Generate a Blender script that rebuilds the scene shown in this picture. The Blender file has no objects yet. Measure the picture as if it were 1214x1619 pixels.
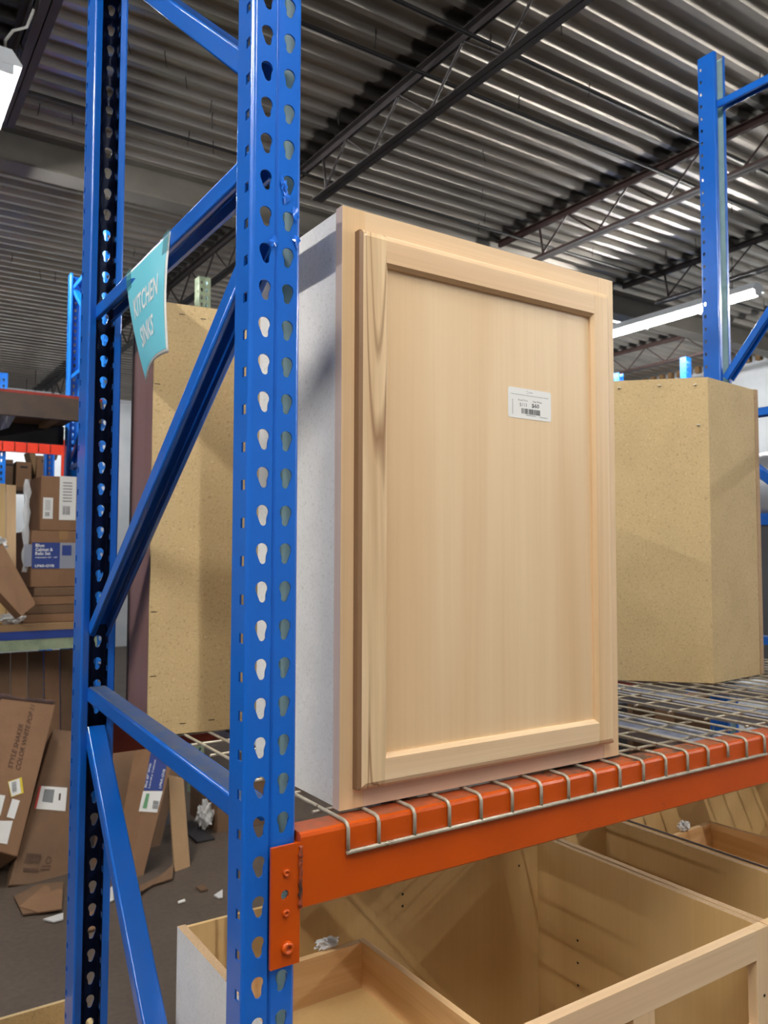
import bpy, bmesh, math, random
from mathutils import Vector, Matrix
from mathutils.geometry import tessellate_polygon
R = math.radians
random.seed(7)
scn = bpy.context.scene
col = scn.collection
H = 1.556                      # eye height above the floor
# ---------------------------------------------------------------- camera
FPX = 1270.6
yaw, pit, rol = R(33.62), R(3.12), R(0.139)
f_ = Vector((math.cos(pit)*math.sin(yaw), math.cos(pit)*math.cos(yaw), math.sin(pit)))
r_ = f_.cross(Vector((0, 0, 1))).normalized(); u_ = r_.cross(f_)
r2, u2 = math.cos(rol)*r_+math.sin(rol)*u_, -math.sin(rol)*r_+math.cos(rol)*u_
cam = bpy.data.cameras.new('camera'); camo = bpy.data.objects.new('camera', cam); col.objects.link(camo)
camo.matrix_world = Matrix(((r2.x, u2.x, -f_.x, 0), (r2.y, u2.y, -f_.y, 0), (r2.z, u2.z, -f_.z, H), (0, 0, 0, 1)))
cam.sensor_fit = 'VERTICAL'; cam.sensor_height = 36; cam.lens = FPX/1619*36; cam.clip_start = .01
cam.dof.use_dof = True; cam.dof.focus_distance = 1.32; cam.dof.aperture_fstop = 9
scn.camera = camo
# ---------------------------------------------------------------- light and exposure
w = bpy.data.worlds.new('world'); scn.world = w; w.use_nodes = True
w.node_tree.nodes['Background'].inputs[0].default_value = (.92, .95, 1, 1)
w.node_tree.nodes['Background'].inputs[1].default_value = .27
TUBE = 270.0                     # strength of the fluorescent tubes
scn.view_settings.view_transform = 'Standard'; scn.view_settings.look = 'None'
scn.view_settings.gamma = 1; scn.view_settings.exposure = 0.0
scn.view_settings.use_curve_mapping = False


def ray(x, y):
    return r2*((x-607)/FPX)-u2*((y-809.5)/FPX)+f_
def PY(x, y, Y):                # point of the place at depth Y seen at photo point x, y
    d = ray(x, y)*(1/ray(x, y).y)*Y
    return Vector((d.x, d.y, d.z+H))
def PX(x, y, X):
    d = ray(x, y)*(X/ray(x, y).x)
    return Vector((d.x, d.y, d.z+H))
def PZ(x, y, Z):
    d = ray(x, y)*((Z-H)/ray(x, y).z)
    return Vector((d.x, d.y, d.z+H))
# ---------------------------------------------------------------- materials
def srgb(c):
    return tuple(((v/255)/12.92 if v/255 <= .04045 else ((v/255+.055)/1.055)**2.4) for v in c)+(1,)
class NT:
    def __init__(s, name):
        s.m = bpy.data.materials.new(name); s.m.use_nodes = True
        s.t = s.m.node_tree; s.b = s.t.nodes['Principled BSDF']
    def n(s, typ, **kw):
        o = s.t.nodes.new(typ)
        for k, v in kw.items():
            if hasattr(o, k): setattr(o, k, v)
            else: o.inputs[k.replace('_', ' ')].default_value = v
        return o
    def l(s, a, b): s.t.links.new(a, b)
    def co(s, scale=(1, 1, 1), rot=(0, 0, 0)):
        tc = s.n('ShaderNodeTexCoord'); mp = s.n('ShaderNodeMapping')
        s.l(tc.outputs['Object'], mp.inputs[0]); mp.inputs['Scale'].default_value = scale
        mp.inputs['Rotation'].default_value = rot
        return mp.outputs[0]
    def noise(s, vec, scale, detail=3, rough=.55, dist=0):
        o = s.n('ShaderNodeTexNoise'); s.l(vec, o.inputs['Vector'])
        o.inputs['Scale'].default_value = scale; o.inputs['Detail'].default_value = detail
        o.inputs['Roughness'].default_value = rough; o.inputs['Distortion'].default_value = dist
        return o.outputs['Fac']
    def ramp(s, fac, stops, interp='LINEAR'):
        o = s.n('ShaderNodeValToRGB'); s.l(fac, o.inputs[0]); cr = o.color_ramp; cr.interpolation = interp
        while len(cr.elements) < len(stops): cr.elements.new(.5)
        for e, (p, c) in zip(cr.elements, stops):
            e.position = p; e.color = c if len(c) == 4 else srgb(c)
        return o.outputs[0]
    def mix(s, fac, a, b, typ='MIX'):
        o = s.n('ShaderNodeMix', data_type='RGBA', blend_type=typ)
        for v, i in ((fac, 0), (a, 6), (b, 7)):
            if hasattr(v, 'links') or hasattr(v, 'is_linked'): s.l(v, o.inputs[i])
            else: o.inputs[i].default_value = v
        return o.outputs[2]
    def bump(s, fac, strength=.2, dist=.002):
        o = s.n('ShaderNodeBump'); s.l(fac, o.inputs['Height']); o.inputs['Strength'].default_value = strength
        o.inputs['Distance'].default_value = dist; s.l(o.outputs[0], s.b.inputs['Normal'])
    def done(s, color=None, rough=.5, metal=0, spec=.5, coat=0, alpha=None, trans=0):
        if color is not None:
            if hasattr(color, 'links'): s.l(color, s.b.inputs['Base Color'])
            else: s.b.inputs['Base Color'].default_value = srgb(color) if max(color) > 1.01 else tuple(color)+(1,)*(4-len(color))
        if hasattr(rough, 'links'): s.l(rough, s.b.inputs['Roughness'])
        else: s.b.inputs['Roughness'].default_value = rough
        s.b.inputs['Metallic'].default_value = metal; s.b.inputs['Specular IOR Level'].default_value = spec
        s.b.inputs['Coat Weight'].default_value = coat; s.b.inputs['Coat Roughness'].default_value = .12
        if alpha is not None: s.b.inputs['Alpha'].default_value = alpha
        s.b.inputs['Transmission Weight'].default_value = trans
        return s.m
def paint(name, c, c2=None, rough=.32, scale=14, wear=None, metal=0, coat=.3, bump=.06):
    t = NT(name); v = t.co()
    n = t.noise(v, scale, 4)
    colr = t.ramp(n, [(.3, c), (.7, c2 or tuple(int(k*.9) for k in c))])
    if wear:
        n2 = t.noise(v, 55, 5, .7)
        n3 = t.noise(v, 6, 2)
        k = t.n('ShaderNodeMath', operation='MULTIPLY'); t.l(n2, k.inputs[0]); t.l(n3, k.inputs[1])
        k = t.ramp(k.outputs[0], [(wear[1], (0, 0, 0, 1)), (wear[1]+.05, (1, 1, 1, 1))])
        colr = t.mix(k, colr, srgb(wear[0]))
    t.bump(t.noise(v, 90, 3), bump, .001)
    return t.done(colr, rough, metal, .5, coat)
def wood(name, cols, axis='Z', fine=70, ring=9, rough=.45, streak=None, dist=1.2, bump=.05, skew=0, fc=.93):
    """cols light..dark; grain runs along axis"""
    t = NT(name)
    sc = {'X': (.06, 1, 1), 'Y': (1, .06, 1), 'Z': (1, 1, .06)}[axis]
    v = t.co(sc, (0, R(skew), 0)); v2 = t.co({'X': (.012, 1, 1), 'Y': (1, .012, 1), 'Z': (1, 1, .012)}[axis], (0, R(skew), 0))
    a = t.noise(v, ring, 3, .5, dist); b = t.noise(v2, fine*3, 3, .6)
    base = t.ramp(a, [(.28, cols[2]), (.45, cols[1]), (.62, cols[0]), (.8, cols[1])])
    fine_c = t.ramp(b, [(.30, (fc, fc*.985, fc*.96, 1)), (.6, (1, 1, 1, 1))])
    c = t.mix(1.0, base, fine_c, 'MULTIPLY')
    if streak:
        s_ = t.noise(v, ring*2.0, 1, .3, 1.2)
        k = t.ramp(s_, [(.46, (0, 0, 0, 1)), (.5, (1, 1, 1, 1)), (.53, (0, 0, 0, 1)), (.60, (0, 0, 0, 1)), (.63, (.8, .8, .8, 1)), (.66, (0, 0, 0, 1))])
        c = t.mix(k, c, srgb(streak))
    t.bump(b, bump, .0006)
    return t.done(c, rough)
def chip(name, lo, mid, hi, scale=190, rough=.7, spark=None, bump=.25, sheen=0):
    t = NT(name); v = t.co()
    a = t.noise(v, scale, 4, .7, .6); b = t.noise(v, 7, 3)
    c = t.ramp(a, [(.3, lo), (.46, mid), (.6, mid), (.72, hi)])
    c = t.mix(1.0, c, t.ramp(b, [(.25, (.86, .86, .86, 1)), (.7, (1, 1, 1, 1))]), 'MULTIPLY')
    if spark:
        vo = t.n('ShaderNodeTexVoronoi'); t.l(v, vo.inputs['Vector']); vo.inputs['Scale'].default_value = scale*.55
        c = t.mix(t.ramp(vo.outputs['Distance'], [(.04, (.6, .6, .6, 1)), (.14, (0, 0, 0, 1))]), c, srgb(spark))
    t.bump(a, bump, .0012)
    return t.done(c, rough, 0, .4, sheen)
def card(name, c, c2, scale=3):
    t = NT(name); v = t.co(); a = t.noise(v, scale, 4, .6); b = t.noise(t.co((1, 1, .03)), 220, 2)
    t.bump(t.noise(v, 8, 4, .6), .35, .01)
    cc = t.mix(1.0, t.ramp(a, [(.3, c), (.7, c2)]), t.ramp(b, [(.3, (.93, .93, .93, 1)), (.6, (1, 1, 1, 1))]), 'MULTIPLY')
    return t.done(cc, .75)
def plain(name, c, rough=.5, metal=0, **kw): return NT(name).done(c, rough, metal, **kw)
def emit(name, c, s):
    t = NT(name); t.b.inputs['Emission Color'].default_value = c; t.b.inputs['Emission Strength'].default_value = s
    return t.done((.9, .9, .9))
M = {}
M['blue'] = paint('blue_enamel', (12, 104, 205), (8, 96, 194), .3, 5, ((70, 90, 130), .44), coat=.5)
M['inside'] = paint('grey_green_primer', (176, 206, 210), (160, 190, 196), .5, 20, coat=0)
M['bluetop'] = paint('blue_enamel_dusty', (88, 98, 118), (50, 84, 140), .6, 30, coat=0)
M['skyblue'] = paint('bright_blue_enamel', (16, 128, 230), (8, 110, 214), .35, 5)
M['orange'] = paint('orange_enamel', (202, 80, 2), (190, 74, 2), .3, 6, ((92, 50, 34), .42), coat=.2)
M['orangetop'] = paint('orange_enamel_scuffed', (190, 80, 22), (136, 82, 58), .5, 24, ((88, 66, 56), .30), coat=.1)
M['redorange'] = paint('red_orange_enamel', (236, 62, 24), (220, 50, 18), .4)
M['redbeam'] = paint('dark_red_enamel', (150, 40, 20), (128, 34, 20), .5)
M['wire'] = paint('galvanised_wire', (196, 188, 170), (168, 158, 138), .42, 60, ((96, 62, 36), .36), metal=.35, coat=0)
M['channel'] = paint('galvanised_channel', (166, 172, 188), (144, 150, 166), .45, 20, metal=.15, coat=0)
M['sage'] = paint('pale_green_enamel', (160, 172, 140), (120, 138, 116), .5)
M['beech'] = wood('beech_frame', [(232, 202, 160), (224, 190, 146), (214, 178, 132)], 'Z', 60, 6)
M['beechx'] = wood('beech_rail', [(232, 204, 164), (224, 190, 150), (212, 176, 134)], 'X', 60, 6)
M['beechp'] = wood('beech_pink', [(222, 188, 160), (212, 176, 148), (200, 162, 134)], 'X', 60, 6)
M['stile'] = wood('beech_streaked', [(230, 202, 160), (214, 184, 142), (198, 162, 120)], 'Z', 60, 10, streak=(150, 112, 76), dist=2.2, skew=3)
M['panel'] = wood('beech_veneer', [(232, 204, 163), (223, 191, 148), (214, 179, 134)], 'Z', 45, 7, rough=.4, dist=.8, bump=.02, fc=.97)
M['ply'] = wood('maple_ply', [(216, 184, 130), (208, 174, 118), (198, 162, 106)], 'Z', 40, 3, rough=.38, bump=.02, fc=.96)
M['drawerwood'] = wood('drawer_ash', [(224, 186, 136), (212, 170, 118), (192, 146, 96)], 'X', 60, 12, rough=.5, dist=2)
M['drawery'] = wood('drawer_ash_side', [(224, 188, 138), (214, 172, 120), (196, 150, 100)], 'Y', 60, 12, rough=.5, dist=2)
M['pinkside'] = wood('pale_pink_wood', [(236, 214, 200), (226, 202, 188), (214, 190, 176)], 'Z', 60, 5)
M['edgebrown'] = wood('brown_outer_edge', [(150, 116, 82), (138, 104, 72), (124, 92, 62)], 'Z', 60, 6)
M['whiteside'] = chip('white_speckled_side', (214, 211, 206), (238, 236, 232), (250, 249, 247), 210, .42, (186, 182, 176), .2)
M['tan'] = chip('particleboard', (172, 146, 102), (204, 178, 130), (226, 204, 160), 165, .7, (230, 208, 164), .3)
M['edge'] = chip('particleboard_edge', (120, 92, 66), (190, 160, 124), (216, 196, 166), 420, .85, None, .6)
M['maroon'] = wood('brown_finish', [(124, 92, 88), (116, 84, 80), (106, 76, 72)], 'Z', 60, 5, rough=.5)
M['darkstrip'] = plain('dark_brown_edge', (62, 44, 40), .5)
M['card'] = card('cardboard', (138, 102, 72), (122, 90, 62))
M['card2'] = card('cardboard_dull', (118, 88, 62), (98, 74, 52))
M['card3'] = card('cardboard_pale', (158, 126, 88), (142, 112, 78))
M['white'] = plain('white_label', (224, 224, 220), .5)
M['paper'] = plain('white_paper', (236, 236, 232), .55)
M['black'] = plain('black_ink', (24, 24, 26), .6)
M['grey'] = plain('grey_ink', (120, 122, 124), .6)
M['dark'] = plain('dark_steel', (28, 27, 28), .55, .3)
M['yellow'] = plain('yellow_edge', (214, 190, 40), .5)
M['redink'] = plain('red_ink', (200, 70, 60), .5)
M['greenink'] = plain('green_ink', (96, 150, 106), .5)
M['navy'] = plain('navy_print', (34, 58, 128), .45)
M['cardink'] = plain('brown_ink', (78, 56, 42), .8)
M['aqua'] = plain('aqua_print', (124, 220, 240), .3)
M['tape'] = plain('clear_tape', (70, 150, 160), .2, alpha=.55)
M['plastic'] = plain('clear_wrap', (225, 228, 230), .18, alpha=.5)
M['crumple'] = plain('crumpled_wrap', (206, 206, 204), .4)
M['joist'] = paint('dark_joist_paint', (56, 50, 50), (44, 40, 42), .5, 8, coat=0)
M['joistr'] = paint('red_oxide_joist_paint', (74, 52, 48), (58, 44, 42), .5, 8, coat=0)
M['girder'] = paint('grey_beam_paint', (112, 108, 100), (100, 97, 90), .55, 5, coat=0)
M['housing'] = plain('white_housing', (214, 220, 226), .4)
M['tube'] = emit('lit_tube', (1, .97, .93, 1), TUBE)
M['sheetlight'] = emit('lit_panel', (.95, 1, 1, 1), 3)
M['cable'] = plain('white_cable', (210, 210, 205), .5)
M['insul'] = paint('white_vinyl', (226, 232, 238), (212, 220, 228), .4, 3, coat=.1)
t = NT('galvanised_deck'); v = t.co((.25, 1, 1)); a = t.noise(v, 5, 4, .6); b = t.noise(t.co(), 60, 3)
t.bump(t.noise(t.co((.03, 1, 1)), 10, 2), .04, .006)
sx_ = t.n('ShaderNodeSeparateXYZ'); t.l(t.co(), sx_.inputs[0]); sm_ = None      # dark joist paint oversprayed on the deck left of each joist
nz = t.noise(t.co(), 9, 3)
for xj in (.56, 2.50, 4.51, 6.28, 8.34):
    d_ = t.n('ShaderNodeMath', operation='SUBTRACT'); t.l(sx_.outputs[0], d_.inputs[0]); d_.inputs[1].default_value = xj
    e_ = t.n('ShaderNodeMath', operation='ABSOLUTE'); t.l(d_.outputs[0], e_.inputs[0])
    if sm_ is None: sm_ = e_
    else:
        k_ = t.n('ShaderNodeMath', operation='MINIMUM'); t.l(sm_.outputs[0], k_.inputs[0]); t.l(e_.outputs[0], k_.inputs[1]); sm_ = k_
ad = t.n('ShaderNodeMath', operation='MULTIPLY_ADD'); t.l(nz, ad.inputs[0]); ad.inputs[1].default_value = -.12; t.l(sm_.outputs[0], ad.inputs[2])
stain = t.ramp(ad.outputs[0], [(-.0, (.85, .85, .85, 1)), (.03, (0, 0, 0, 1))])
base_ = t.ramp(a, [(.3, (150, 146, 138)), (.55, (176, 170, 160)), (.75, (192, 182, 168))])
M['deck'] = t.done(t.mix(stain, base_, srgb((40, 38, 38))), .33, .76)
t = NT('concrete_floor'); v = t.co(); a = t.noise(v, 2.2, 6, .65); b = t.noise(v, 40, 4)
M['floor'] = t.done(t.mix(.35, t.ramp(a, [(.3, (70, 57, 46)), (.7, (92, 77, 63))]), t.ramp(b, [(.3, (50, 44, 40)), (.7, (92, 80, 70))])), .6)
M['brownbeam'] = paint('brown_beam', (74, 58, 46), (62, 50, 40), .6, coat=0)
M['backlitbeam'] = paint('backlit_beam', (38, 34, 34), (30, 28, 28), .6, coat=0)  # black colour stands for the rear beam's backlit shade
M['duct'] = plain('grey_drum', (168, 172, 178), .35, .4)
M['steel'] = plain('dull_steel', (150, 150, 150), .35, .8)
# ---------------------------------------------------------------- geometry helpers
WM = {}
class MB:
    def __init__(s): s.v = []; s.f = []; s.mi = []; s.sm = []
    def add(s, vs, fs, mi=0, sm=False):
        k = len(s.v); s.v += [Vector(p) for p in vs]
        s.f += [[i+k for i in q] for q in fs]; s.mi += [mi]*len(fs); s.sm += [sm]*len(fs); return s
    def box(s, a, b, mi=0):
        (x0, y0, z0), (x1, y1, z1) = a, b
        return s.add([(x0, y0, z0), (x1, y0, z0), (x1, y1, z0), (x0, y1, z0), (x0, y0, z1), (x1, y0, z1), (x1, y1, z1), (x0, y1, z1)],
                     [(0, 3, 2, 1), (4, 5, 6, 7), (0, 1, 5, 4), (1, 2, 6, 5), (2, 3, 7, 6), (3, 0, 4, 7)], mi)
    def obox(s, q, d, mi=0):
        """quad of four points pushed along d"""
        q = [Vector(p) for p in q]; d = Vector(d)
        return s.add(q+[p+d for p in q], [(3, 2, 1, 0), (4, 5, 6, 7), (0, 1, 5, 4), (1, 2, 6, 5), (2, 3, 7, 6), (3, 0, 4, 7)], mi)
    def loft(s, loops, mi=0, cap=True, sm=False, closed=True):
        n = len(loops[0]); vs = [p for L in loops for p in L]; fs = []
        for i in range(len(loops)-1):
            for j in range(n if closed else n-1):
                k = (j+1) % n; fs.append((i*n+j, i*n+k, (i+1)*n+k, (i+1)*n+j))
        s.add(vs, fs, mi, sm)
        if cap and closed:
            b = len(s.v)-len(vs); s.f.append([b+j for j in range(n)][::-1]); s.f.append([b+(len(loops)-1)*n+j for j in range(n)])
            s.mi += [mi]*2; s.sm += [False]*2
        return s
    def prism(s, poly, z0, z1, mi=0):
        return s.loft([[(x, y, z0) for x, y in poly], [(x, y, z1) for x, y in poly]], mi)
    def tube(s, path, r, n=8, mi=0, cap=True):
        path = [Vector(p) for p in path]; loops = []
        up = None
        for i, p in enumerate(path):
            d = (path[min(i+1, len(path)-1)]-path[max(i-1, 0)]).normalized()
            if up is None: up = d.orthogonal().normalized()
            up = (up-d*up.dot(d)).normalized(); w_ = d.cross(up)
            loops.append([p+up*r*math.cos(2*math.pi*k/n)+w_*r*math.sin(2*math.pi*k/n) for k in range(n)])
        return s.loft(loops, mi, cap, True)
    def bar(s, a, b, w, h, mi=0, side=Vector((1, 0, 0))):
        a = Vector(a); b = Vector(b); d = (b-a).normalized(); sd = Vector(side); sd = (sd-d*sd.dot(d)).normalized(); n = d.cross(sd)
        L = [[p+sd*sx*w/2+n*sz*h/2 for sx, sz in ((-1, -1), (1, -1), (1, 1), (-1, 1))] for p in (a, b)]
        return s.loft(L, mi)
    def build(s, name, mats, parent=None, world=True, bevel=0, solid=None, weld=False, smooth=False):
        me = bpy.data.meshes.new(name)
        vs = s.v
        if parent is not None and world:
            inv = WM[parent.name].inverted(); vs = [inv@p for p in vs]
        me.from_pydata([tuple(p) for p in vs], [], s.f)
        if not isinstance(mats, (list, tuple)): mats = [mats]
        for m in mats: me.materials.append(m)
        me.polygons.foreach_set('material_index', s.mi); me.polygons.foreach_set('use_smooth', [x or smooth for x in s.sm])
        bm = bmesh.new(); bm.from_mesh(me)
        if weld: bmesh.ops.remove_doubles(bm, verts=bm.verts, dist=1e-5)
        if not solid and not getattr(s, 'open', False): bmesh.ops.recalc_face_normals(bm, faces=bm.faces)
        bm.to_mesh(me); bm.free(); me.update()
        o = bpy.data.objects.new(name, me); col.objects.link(o)
        if parent is not None: o.parent = parent
        WM[o.name] = WM[parent.name] if parent is not None else Matrix.Identity(4)
        if solid:
            md = o.modifiers.new('thickness', 'SOLIDIFY'); md.thickness = solid[0]; md.offset = solid[1]; md.use_even_offset = True
            if len(solid) > 2: md.material_offset = solid[2]; md.material_offset_rim = 0
        if bevel:
            md = o.modifiers.new('edge', 'BEVEL'); md.width = bevel; md.segments = 2; md.limit_method = 'ANGLE'; md.angle_limit = R(40)
            md.harden_normals = False
        return o
def tag(o, label=None, cat=None, group=None, kind=None):
    if label: o['label'] = label
    if cat: o['category'] = cat
    if group: o['group'] = group
    if kind: o['kind'] = kind
    return o
def thing(name, loc, label, cat, group=None, rz=0):
    o = bpy.data.objects.new(name, None); col.objects.link(o); o.location = loc; o.rotation_euler.z = rz
    o.empty_display_size = .1
    WM[o.name] = Matrix.Translation(Vector(loc))@Matrix.Rotation(rz, 4, 'Z')
    return tag(o, label, cat, group)
def copy_tree(o, parent=None):
    c = o.copy(); col.objects.link(c); c.parent = parent
    for ch in list(o.children): copy_tree(ch, c)
    return c
def text_mesh(txt, size, bold=0.0, align='LEFT'):
    cu = bpy.data.curves.new('lettering', 'FONT'); cu.body = txt; cu.size = size; cu.offset = bold; cu.align_x = align; cu.resolution_u = 3
    o = bpy.data.objects.new('lettering', cu); col.objects.link(o)
    bpy.context.view_layer.update()
    dg = bpy.context.evaluated_depsgraph_get()
    me = bpy.data.meshes.new_from_object(o.evaluated_get(dg))
    vs = [v.co.copy() for v in me.vertices]; fs = [list(p.vertices) for p in me.polygons]
    bpy.data.objects.remove(o); bpy.data.curves.remove(cu); bpy.data.meshes.remove(me)
    return vs, fs
def lettering(mb, txt, org, ux, uy, width=None, height=None, size=.02, mi=0, bold=0.0, fn=None):
    """flat text: org lower left corner, ux reading direction, uy up; stretched to width x height of its capitals"""
    vs, fs = text_mesh(txt, 1, bold)
    x0 = min(v.x for v in vs); x1 = max(v.x for v in vs); y0 = min(v.y for v in vs); y1 = max(v.y for v in vs)
    sx = (width/(x1-x0)) if width else size; sy = (height/(y1-y0)) if height else sx if width else size
    org = Vector(org); ux = Vector(ux).normalized(); uy = Vector(uy).normalized()
    pts = []
    for v in vs:
        a, b = (v.x-x0)*sx, (v.y-y0)*sy
        pts.append(fn(a, b) if fn else org+ux*a+uy*b)
    mb.add(pts, fs, mi); mb.open = True
    return mb
def quad(mb, org, ux, uy, w_, h_, mi=0):
    org = Vector(org); ux = Vector(ux).normalized(); uy = Vector(uy).normalized()
    mb.add([org, org+ux*w_, org+ux*w_+uy*h_, org+uy*h_], [(0, 1, 2, 3)], mi); mb.open = True
def barcode(mb, org, ux, uy, w_, h_, n=20, mi=0, seed=1):
    rr = random.Random(seed); x = 0
    while x < w_:
        b = rr.choice((1, 1, 2, 3))*w_/n/2.6
        quad(mb, Vector(org)+Vector(ux).normalized()*x, ux, uy, min(b, w_-x), h_, mi); x += b+rr.choice((1, 1, 2))*w_/n/2.6

# ---------------------------------------------------------------- the setting
def structure(mb, name, mat, **kw): return tag(mb.build(name, mat, **kw), kind='structure')
structure(MB().box((-9, -5, -.1), (10.2, 14.2, 0)), 'floor', M['floor'])
structure(MB().box((10, -5, 0), (10.2, 14, H+2.62)), 'wall_right', M['insul'])
structure(MB().box((-9, 14, 0), (10.2, 14.2, H+2.62)), 'wall_back', M['insul'])
# corrugated roof deck, ribs along X
HC = H+2.75; mb = MB(); prof = []
y = -5.0; p = .1524
while y < 14.2:
    prof += [(y, HC), (y+.012, HC), (y+.028, HC-.040), (y+.064, HC-.040), (y+.080, HC), (y+.1145, HC), (y+.1155, HC+.006), (y+.1195, HC+.006), (y+.1205, HC)]
    y += p
mb.loft([[(x, a, b) for a, b in prof] for x in (-9, -4, 0, 2, 4, 6, 10.2)], 0, False, False, False)
mb.open = True
structure(mb, 'ceiling', M['deck'], solid=(.004, 1))
# deck lap notches where each sheet crosses a joist: one row of dark flute closures per joist belongs to the joist itself
def joist(X, Y0, Y1, label, mat, node=None, zb=.292):
    t_ = thing('roof_joist', (X, Y0, HC-.40), label, 'roof joist', None)
    zt = HC-.045
    for sx in (-.024, .024):
        m_ = MB(); x0, x1 = (X+sx-.019, X+sx+.019)
        m_.box((x0, Y0, zt-.006), (x1, Y1, zt)); xi = X+sx-math.copysign(.016, sx)
        m_.box((xi-.003, Y0, zt-.042), (xi+.003, Y1, zt-.006)); m_.build('top_chord', mat, t_)
    m_ = MB()
    for sx in (-.022, .022):
        m_.box((X+sx-.019, Y0+.3, zt-zb-.005), (X+sx+.019, Y1-.40, zt-zb+.001)); xi = X+sx-math.copysign(.016, sx)
        m_.box((xi-.003, Y0+.3, zt-zb+.001), (xi+.003, Y1-.40, zt-zb+.032))
    m_.build('bottom_chord', mat, t_)
    L = .59; y = Y1-.50; n = 0                     # the last bottom node
    m_ = MB(); pts = []
    while y > Y0+.1:
        pts.append((X, y, zt-.03 if n % 2 else zt-zb+.02)); n += 1; y -= L/2
    m_.tube(pts, .0085, 8)
    m_.build('web_rod', mat, t_); MB().tube([(X, Y1-.49, zt-.03), (X, Y1-.53, zt-zb+.02)], .009).build('end_rod', mat, t_)
    return t_
YG = 5.35
joist(-1.28, -3, YG, 'dark open-web roof joist on the left beyond the top of the frame', M['joist'])
joist(.66, -3, YG-.1, 'dark open-web roof joist above the left fluorescent fixture at the top left corner', M['joist'])
joist(.28, -3, YG-.1, 'second dark roof joist beside the one above the left fluorescent fixture', M['joist'])
joist(2.575, -3, YG-.24, 'black open-web roof joist running up from behind the wall cabinet', M['joist'])
joist(4.60, -3, YG-.22, 'red-brown open-web roof joist crossing behind the top of the right rack post', M['joistr'])
joist(6.35, -3, YG-.1, 'dark open-web roof joist just above the long lit strip light', M['joist'])
joist(8.42, YG+.1, 13.9, 'far brown roof joist beyond the girder, above the white wall', M['joistr'])
joist(6.4, YG+.1, 13.9, 'roof joist beyond the girder behind the lit strip light', M['joist'])
joist(2.60, YG+.1, 13.9, 'roof joist beyond the girder seen through the frame beside the aqua sign', M['joist'])
joist(.66, YG+.1, 13.9, 'roof joist beyond the girder above the bright blue far post', M['joist'])
# girder
g = MB(); g.box((-9, YG+.14, HC-.26), (10, YG+.152, HC-.055)); g.box((-9, YG+.06, HC-.275), (10, YG+.24, HC-.26)); g.box((-9, YG+.06, HC-.055), (10, YG+.24, HC-.043))
tag(g.build('roof_girder', M['girder']), 'wide grey steel roof girder crossing behind the left post and the strip light', 'girder')
# bridging rods
for i, (Y, zz, lb) in enumerate([(3.05, .10, 'thin dark bridging rod under the metal deck, nearest of the three'), (3.45, .10, 'thin dark bridging rod under the metal deck, middle of the three'), (4.85, .10, 'thin dark bridging rod under the metal deck, closest to the girder')]):
    tag(MB().tube([(-3, Y, HC-zz), (3, Y, HC-zz), (9.6, Y, HC-zz)], .011).build('bridging_rod', M['dark']), lb, 'rod')
# roofing screws
scr = MB().tube([(0, 0, -.07), (.006, 0, 0), (.004, 0, .035)], .0028, 5).build('roofing_screw', M['dark'], world=False)
tag(scr, 'thin dark roofing screw poking down through the metal deck', 'screw', 'roofing screws poking through the ceiling')
rs = random.Random(4); first = True
for i in range(74):
    if i < 46: X, Y = rs.uniform(1.2, 8.5), rs.uniform(2.4, 5.0)
    else: X, Y = rs.uniform(.6, 2.4), rs.uniform(4.0, 8.5)
    if any(abs(X-j) < .08 for j in (.66, 2.6, 4.6, 6.35)) or abs(Y-YG-.15) < .2: continue
    o = scr if first else scr.copy()
    if not first: col.objects.link(o)
    first = False
    o.location = (X, round(Y/p)*p+.045, HC-.040); o.rotation_euler = (rs.uniform(-.15, .15), rs.uniform(-.15, .15), rs.uniform(0, 3))

# ---------------------------------------------------------------- strip lights
def strip(X, Y0, n, seg, Z, label, cable=False):
    L = n*seg; t_ = thing('strip_light', (X, Y0, Z), label, 'ceiling light', None)
    m_ = MB(); m_.loft([[(X-.085, y, Z-.004), (X-.088, y, Z+.006), (X-.04, y, Z+.07), (X+.04, y, Z+.07), (X+.088, y, Z+.006), (X+.085, y, Z-.004)] for y in (Y0, Y0+L)])
    hs = m_.build('housing', M['housing'], t_)
    for k in range(n):
        for sx in (0,):
            y0 = Y0+k*seg+.02
            tb = MB().tube([(X+sx, y0, Z-.03), (X+sx, y0+seg-.04, Z-.03)], .019, 12).build('tube', M['tube'], t_)
        MB().box((X-.05, Y0+k*seg-.004+(.006 if k == 0 else 0), Z-.05), (X+.05, Y0+k*seg+.008, Z+.001)).build('lamp_holder', M['housing'], t_)
    MB().box((X-.05, Y0+L-.012, Z-.05), (X+.05, Y0+L, Z+.001)).build('lamp_holder', M['housing'], t_)
    for y in (Y0+.25, Y0+L-.25):
        MB().tube([(X, y, Z+.07), (X, y, HC-.04)], .003, 6).build('hanger_wire', M['dark'], t_)
    if cable:
        MB().tube([(X+.02, Y0+.05, Z+.06), (X+.015, Y0+.05, Z+.13), (X+.05, Y0+.06, Z+.20), (X+.11, Y0+.06, Z+.24), (X+.14, Y0+.05, Z+.34), (X+.14, Y0+.05, HC-.05)], .007, 8).build('power_cable', M['cable'], t_)
    return t_
ZL = H+2.33
strip(6.56, 3.95, 5, .61, ZL, 'long lit fluorescent strip light behind the right rack post')
strip(.53, 4.06, 4, .61, ZL, 'lit fluorescent strip light at the upper left edge of the photo', True)
strip(.53, -1.8, 4, .61, ZL, 'fluorescent strip light overhead behind the viewer')
strip(6.56, -4.4, 8, .61, ZL, 'fluorescent strip light to the right behind the viewer')
strip(-1.75, -.9, 6, .61, ZL, 'fluorescent strip light to the left of the viewer')
strip(2.2, 12.3, 2, .61, ZL-.12, 'added strip light, unseen behind the far shelf, to brighten the back wall')  # added fill, kept out of view, so the back wall reads bright
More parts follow.
